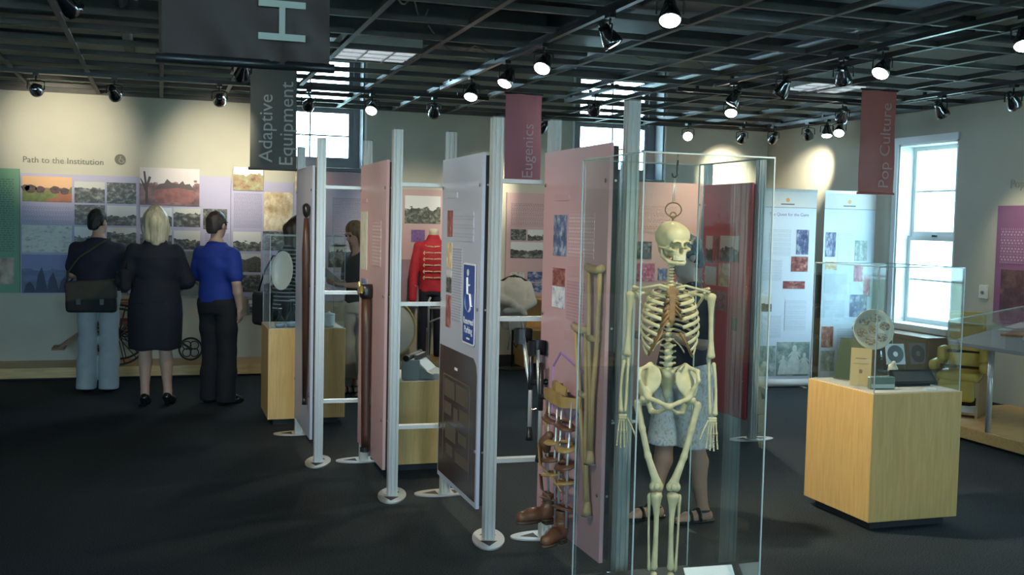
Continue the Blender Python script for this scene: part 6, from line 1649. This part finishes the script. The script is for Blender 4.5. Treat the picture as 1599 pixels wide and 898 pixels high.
MB().tube([(-.21, .0, .20), (-.225, .12, .36), (-.12, .06, .50), (.06, .05, .625), (.12, .13, .668), (.115, .25, .668), (.05, .38, .5), (-.20, .36, .32), (-.235, .16, .24), (-.21, .04, .19)], [(.004, .02)]*10, 6).build('strap', OLV, bag, True)
NVD = mat('navy_dress', (.009,.010,.018), .85)
# woman in navy dress
make_person('blond woman in navy knee-length dress and black heels seen from behind', (-.045, 9.72, 0), R(3), dict(legR=((.085, .015, .50), (.105, -.02, .12), (.3, 1)), legL=((-.08, .015, .50), (-.085, -.03, .12), (.1, 1)), female=True, wide=1.16, skin=SKA, hair=BLH, style='long', hairlen=.20, S=1.0, headup=.012, heel=.05,
    armR=((.265, .0, 1.09), (.20, .20, 1.03), (-.4, .85, .1), (0, 0, -1), -1, .5), armL=((-.265, .0, 1.09), (-.20, .20, 1.03), (.4, .85, .1), (0, 0, -1), 1, .5),
    top=dict(mat=NVD, hem=.90, sleeve=1.55, inf=.022, name='dress_bodice'), skirt=dict(mat=NVD, hem=.50, w=.225), shoe='heel', shoem=SHOEB))
hbg = thing('shoulder_bag', 'black shoulder bag with glittering trim under the blond woman\'s arm', 'bag', (-.30, 9.74, 1.00), R(8))
s_ = Sdf((-.14, -.2, -.05), (.14, .2, .3), .009); s_.box((0, 0, .10), (.045, .13, .095), None, .03); s_.build('body', BLK, hbg)
MB().tube([(0, -.10, .18), (.03, -.075, .32), (.10, -.01, .405), (.10, .05, .405), (.03, .08, .32), (0, .10, .18)], .008, 6).build('strap', SHOEB, hbg, True)
for i in range(5): MB().lathe([(.008, 0), (.006, .004)], (-.048, -.08+.04*i, .155), 10, (-1, 0, 0)).build('stud', STAND, hbg)
# man in royal blue polo
make_person('man in royal blue polo shirt and black trousers with hand at his pocket', (.475, 9.72, 0), R(-38), dict(legR=((.095, .02, .48), (.10, -.01, .085), (.2, 1)), legL=((-.085, .03, .48), (-.09, .02, .085), (-.1, 1)), skin=SKA, hair=GRH, S=.985, wide=1.0, hyaw=R(-4), lean=-.04, curl=.002,
    armR=((.235, -.06, 1.11), (.215, .03, .87), (-.15, .35, -.9), (-1, 0, 0), 1, .45), armL=((-.225, .0, 1.12), (-.15, .20, .98), (.5, .8, -.1), (0, 0, -1), 1, .5),
    top=dict(mat=ROYAL, hem=.92, sleeve=.78, collar=True, inf=.018), bottom=dict(mat=BLK, zmin=.03, inf=.016, flare=.02), shoem=SHOEB))
# woman with long hair behind the glass case
def stripes():
    m_, n, l, b = _new('striped_knit'); tc = n.new('ShaderNodeTexCoord'); wv = n.new('ShaderNodeTexWave'); wv.bands_direction = 'Z'
    wv.inputs['Scale'].default_value = 9.0; wv.inputs['Distortion'].default_value = .6; cr = n.new('ShaderNodeValToRGB'); cr.color_ramp.interpolation = 'CONSTANT'
    cr.color_ramp.elements[0].color = (.016,.018,.03,1); cr.color_ramp.elements[1].color = (.34,.35,.38,1); cr.color_ramp.elements[1].position = .78
    l.new(tc.outputs['Object'], wv.inputs['Vector']); l.new(wv.outputs['Color'], cr.inputs[0]); l.new(cr.outputs[0], b.inputs['Base Color']); b.inputs['Roughness'].default_value = .9
    return m_
make_person('woman with long brown hair in striped knit top behind the glass case', (1.04, 9.62, 0), R(-72), dict(STAND_L, female=True, skin=SKA, hair=BRH, style='long', hairlen=.34, S=.975, hpitch=R(-24), headfwd=.05, lean=.12,
    armR=((.215, .06, 1.10), (.14, .27, 1.05), (-.3, .9, .1), (0, 0, -1), -1, .5), armL=((-.215, .06, 1.10), (-.14, .27, 1.05), (.3, .9, .1), (0, 0, -1), 1, .5),
    top=dict(mat=stripes(), hem=.86, sleeve=1.7, inf=.018), bottom=dict(mat=BLK, zmin=.03, inf=.012), shoem=SHOEB))
tb2 = thing('tote_bag', 'black leather tote on the long-haired woman\'s shoulder', 'bag', (.86, 9.66, .70), R(20))
s_ = Sdf((-.12, -.22, -.04), (.12, .22, .36), .009); s_.box((0, 0, .15), (.05, .14, .15), None, .035); s_.build('body', BLK, tb2)
MB().tube([(0, -.09, .28), (.06, -.06, .48), (.12, 0, .62), (.12, .05, .62), (.05, .08, .48), (0, .10, .28)], .008, 6).build('strap', SHOEB, tb2, True)
# woman in grey tee reading
GREYT = mat('charcoal_tee', (.045,.05,.05), .85); WPANT = mat('white_linen', (.52,.50,.45), .85, var=.06, scale=9)
make_person('woman in charcoal tee and white trousers reading a handout', (1.80, 10.0, 0), R(118), dict(STAND_L, female=True, skin=SKA, hair=LBH, style='long', hairlen=.20, S=.955, hpitch=R(-26), headfwd=.04, lean=.05, wide=1.08,
    armR=((.225, .02, 1.10), (.07, .26, 1.10), (-.35, .9, .15), (-.2, 0, .95), -1, .55), armL=((-.225, .02, 1.10), (-.07, .26, 1.10), (.35, .9, .15), (.2, 0, .95), 1, .55),
    top=dict(mat=GREYT, hem=.90, sleeve=.75, inf=.02, neck=.10), bottom=dict(mat=WPANT, zmin=.16, inf=.022, flare=.03), shoe='sandal', shoem=SHOEB))
hv = thing('paper_handout', 'folded white handout held by the woman in the charcoal tee', 'paper', (1.80-.32*math.cos(R(28)), 10.0-.32*math.sin(R(28)), 1.085), R(118))
qh = Matrix.Rotation(R(35), 3, 'X')
MB().prism([(-.09, -.02), (0, -.02), (0, .2), (-.09, .2)], 0, .0015, lambda u, v, d: tuple(qh @ Vector((u, v, d-u*.2)))).build('page', WHITEP, hv)
MB().prism([(0, -.02), (.09, -.02), (.09, .2), (0, .2)], 0, .0015, lambda u, v, d: tuple(qh @ Vector((u, v, d+u*.2)))).build('page', WHITEP, hv)
# visitor in patterned shorts behind the skeleton
PAT = photomat('pale_floral_cloth', [(.36, (.50,.45,.35)), (.46, (.76,.73,.68)), (.54, (.80,.80,.78)), (.62, (.50,.54,.62)), (.72, (.74,.66,.42))], 14, seed=71, rough=.9)
make_person('dark-haired visitor in navy top and pale patterned shorts behind the skeleton', (2.80, 5.36, 0), R(98), dict(legR=((.085, .07, .47), (.09, .13, .085), (.0, 1)), legL=((-.085, -.03, .49), (-.09, -.10, .085), (0.05, 1)), female=True, wide=1.1, skin=SKB, hair=DKH, style='short', curl=.009, S=.93, hyaw=R(-6), hpitch=R(-8),
    armR=((.225, .04, 1.10), (.14, .25, 1.12), (-.4, .85, .2), (-.3, 0, -.9), -1, .5), armL=((-.225, .04, 1.10), (-.12, .25, 1.15), (.4, .85, .2), (.3, 0, -.9), 1, .5),
    top=dict(mat=NAVYS, hem=.88, sleeve=.7, inf=.022), bottom=dict(mat=PAT, zmin=.46, inf=.034, flare=.03, name='shorts'), shoe='sandal', shoem=SHOEB))
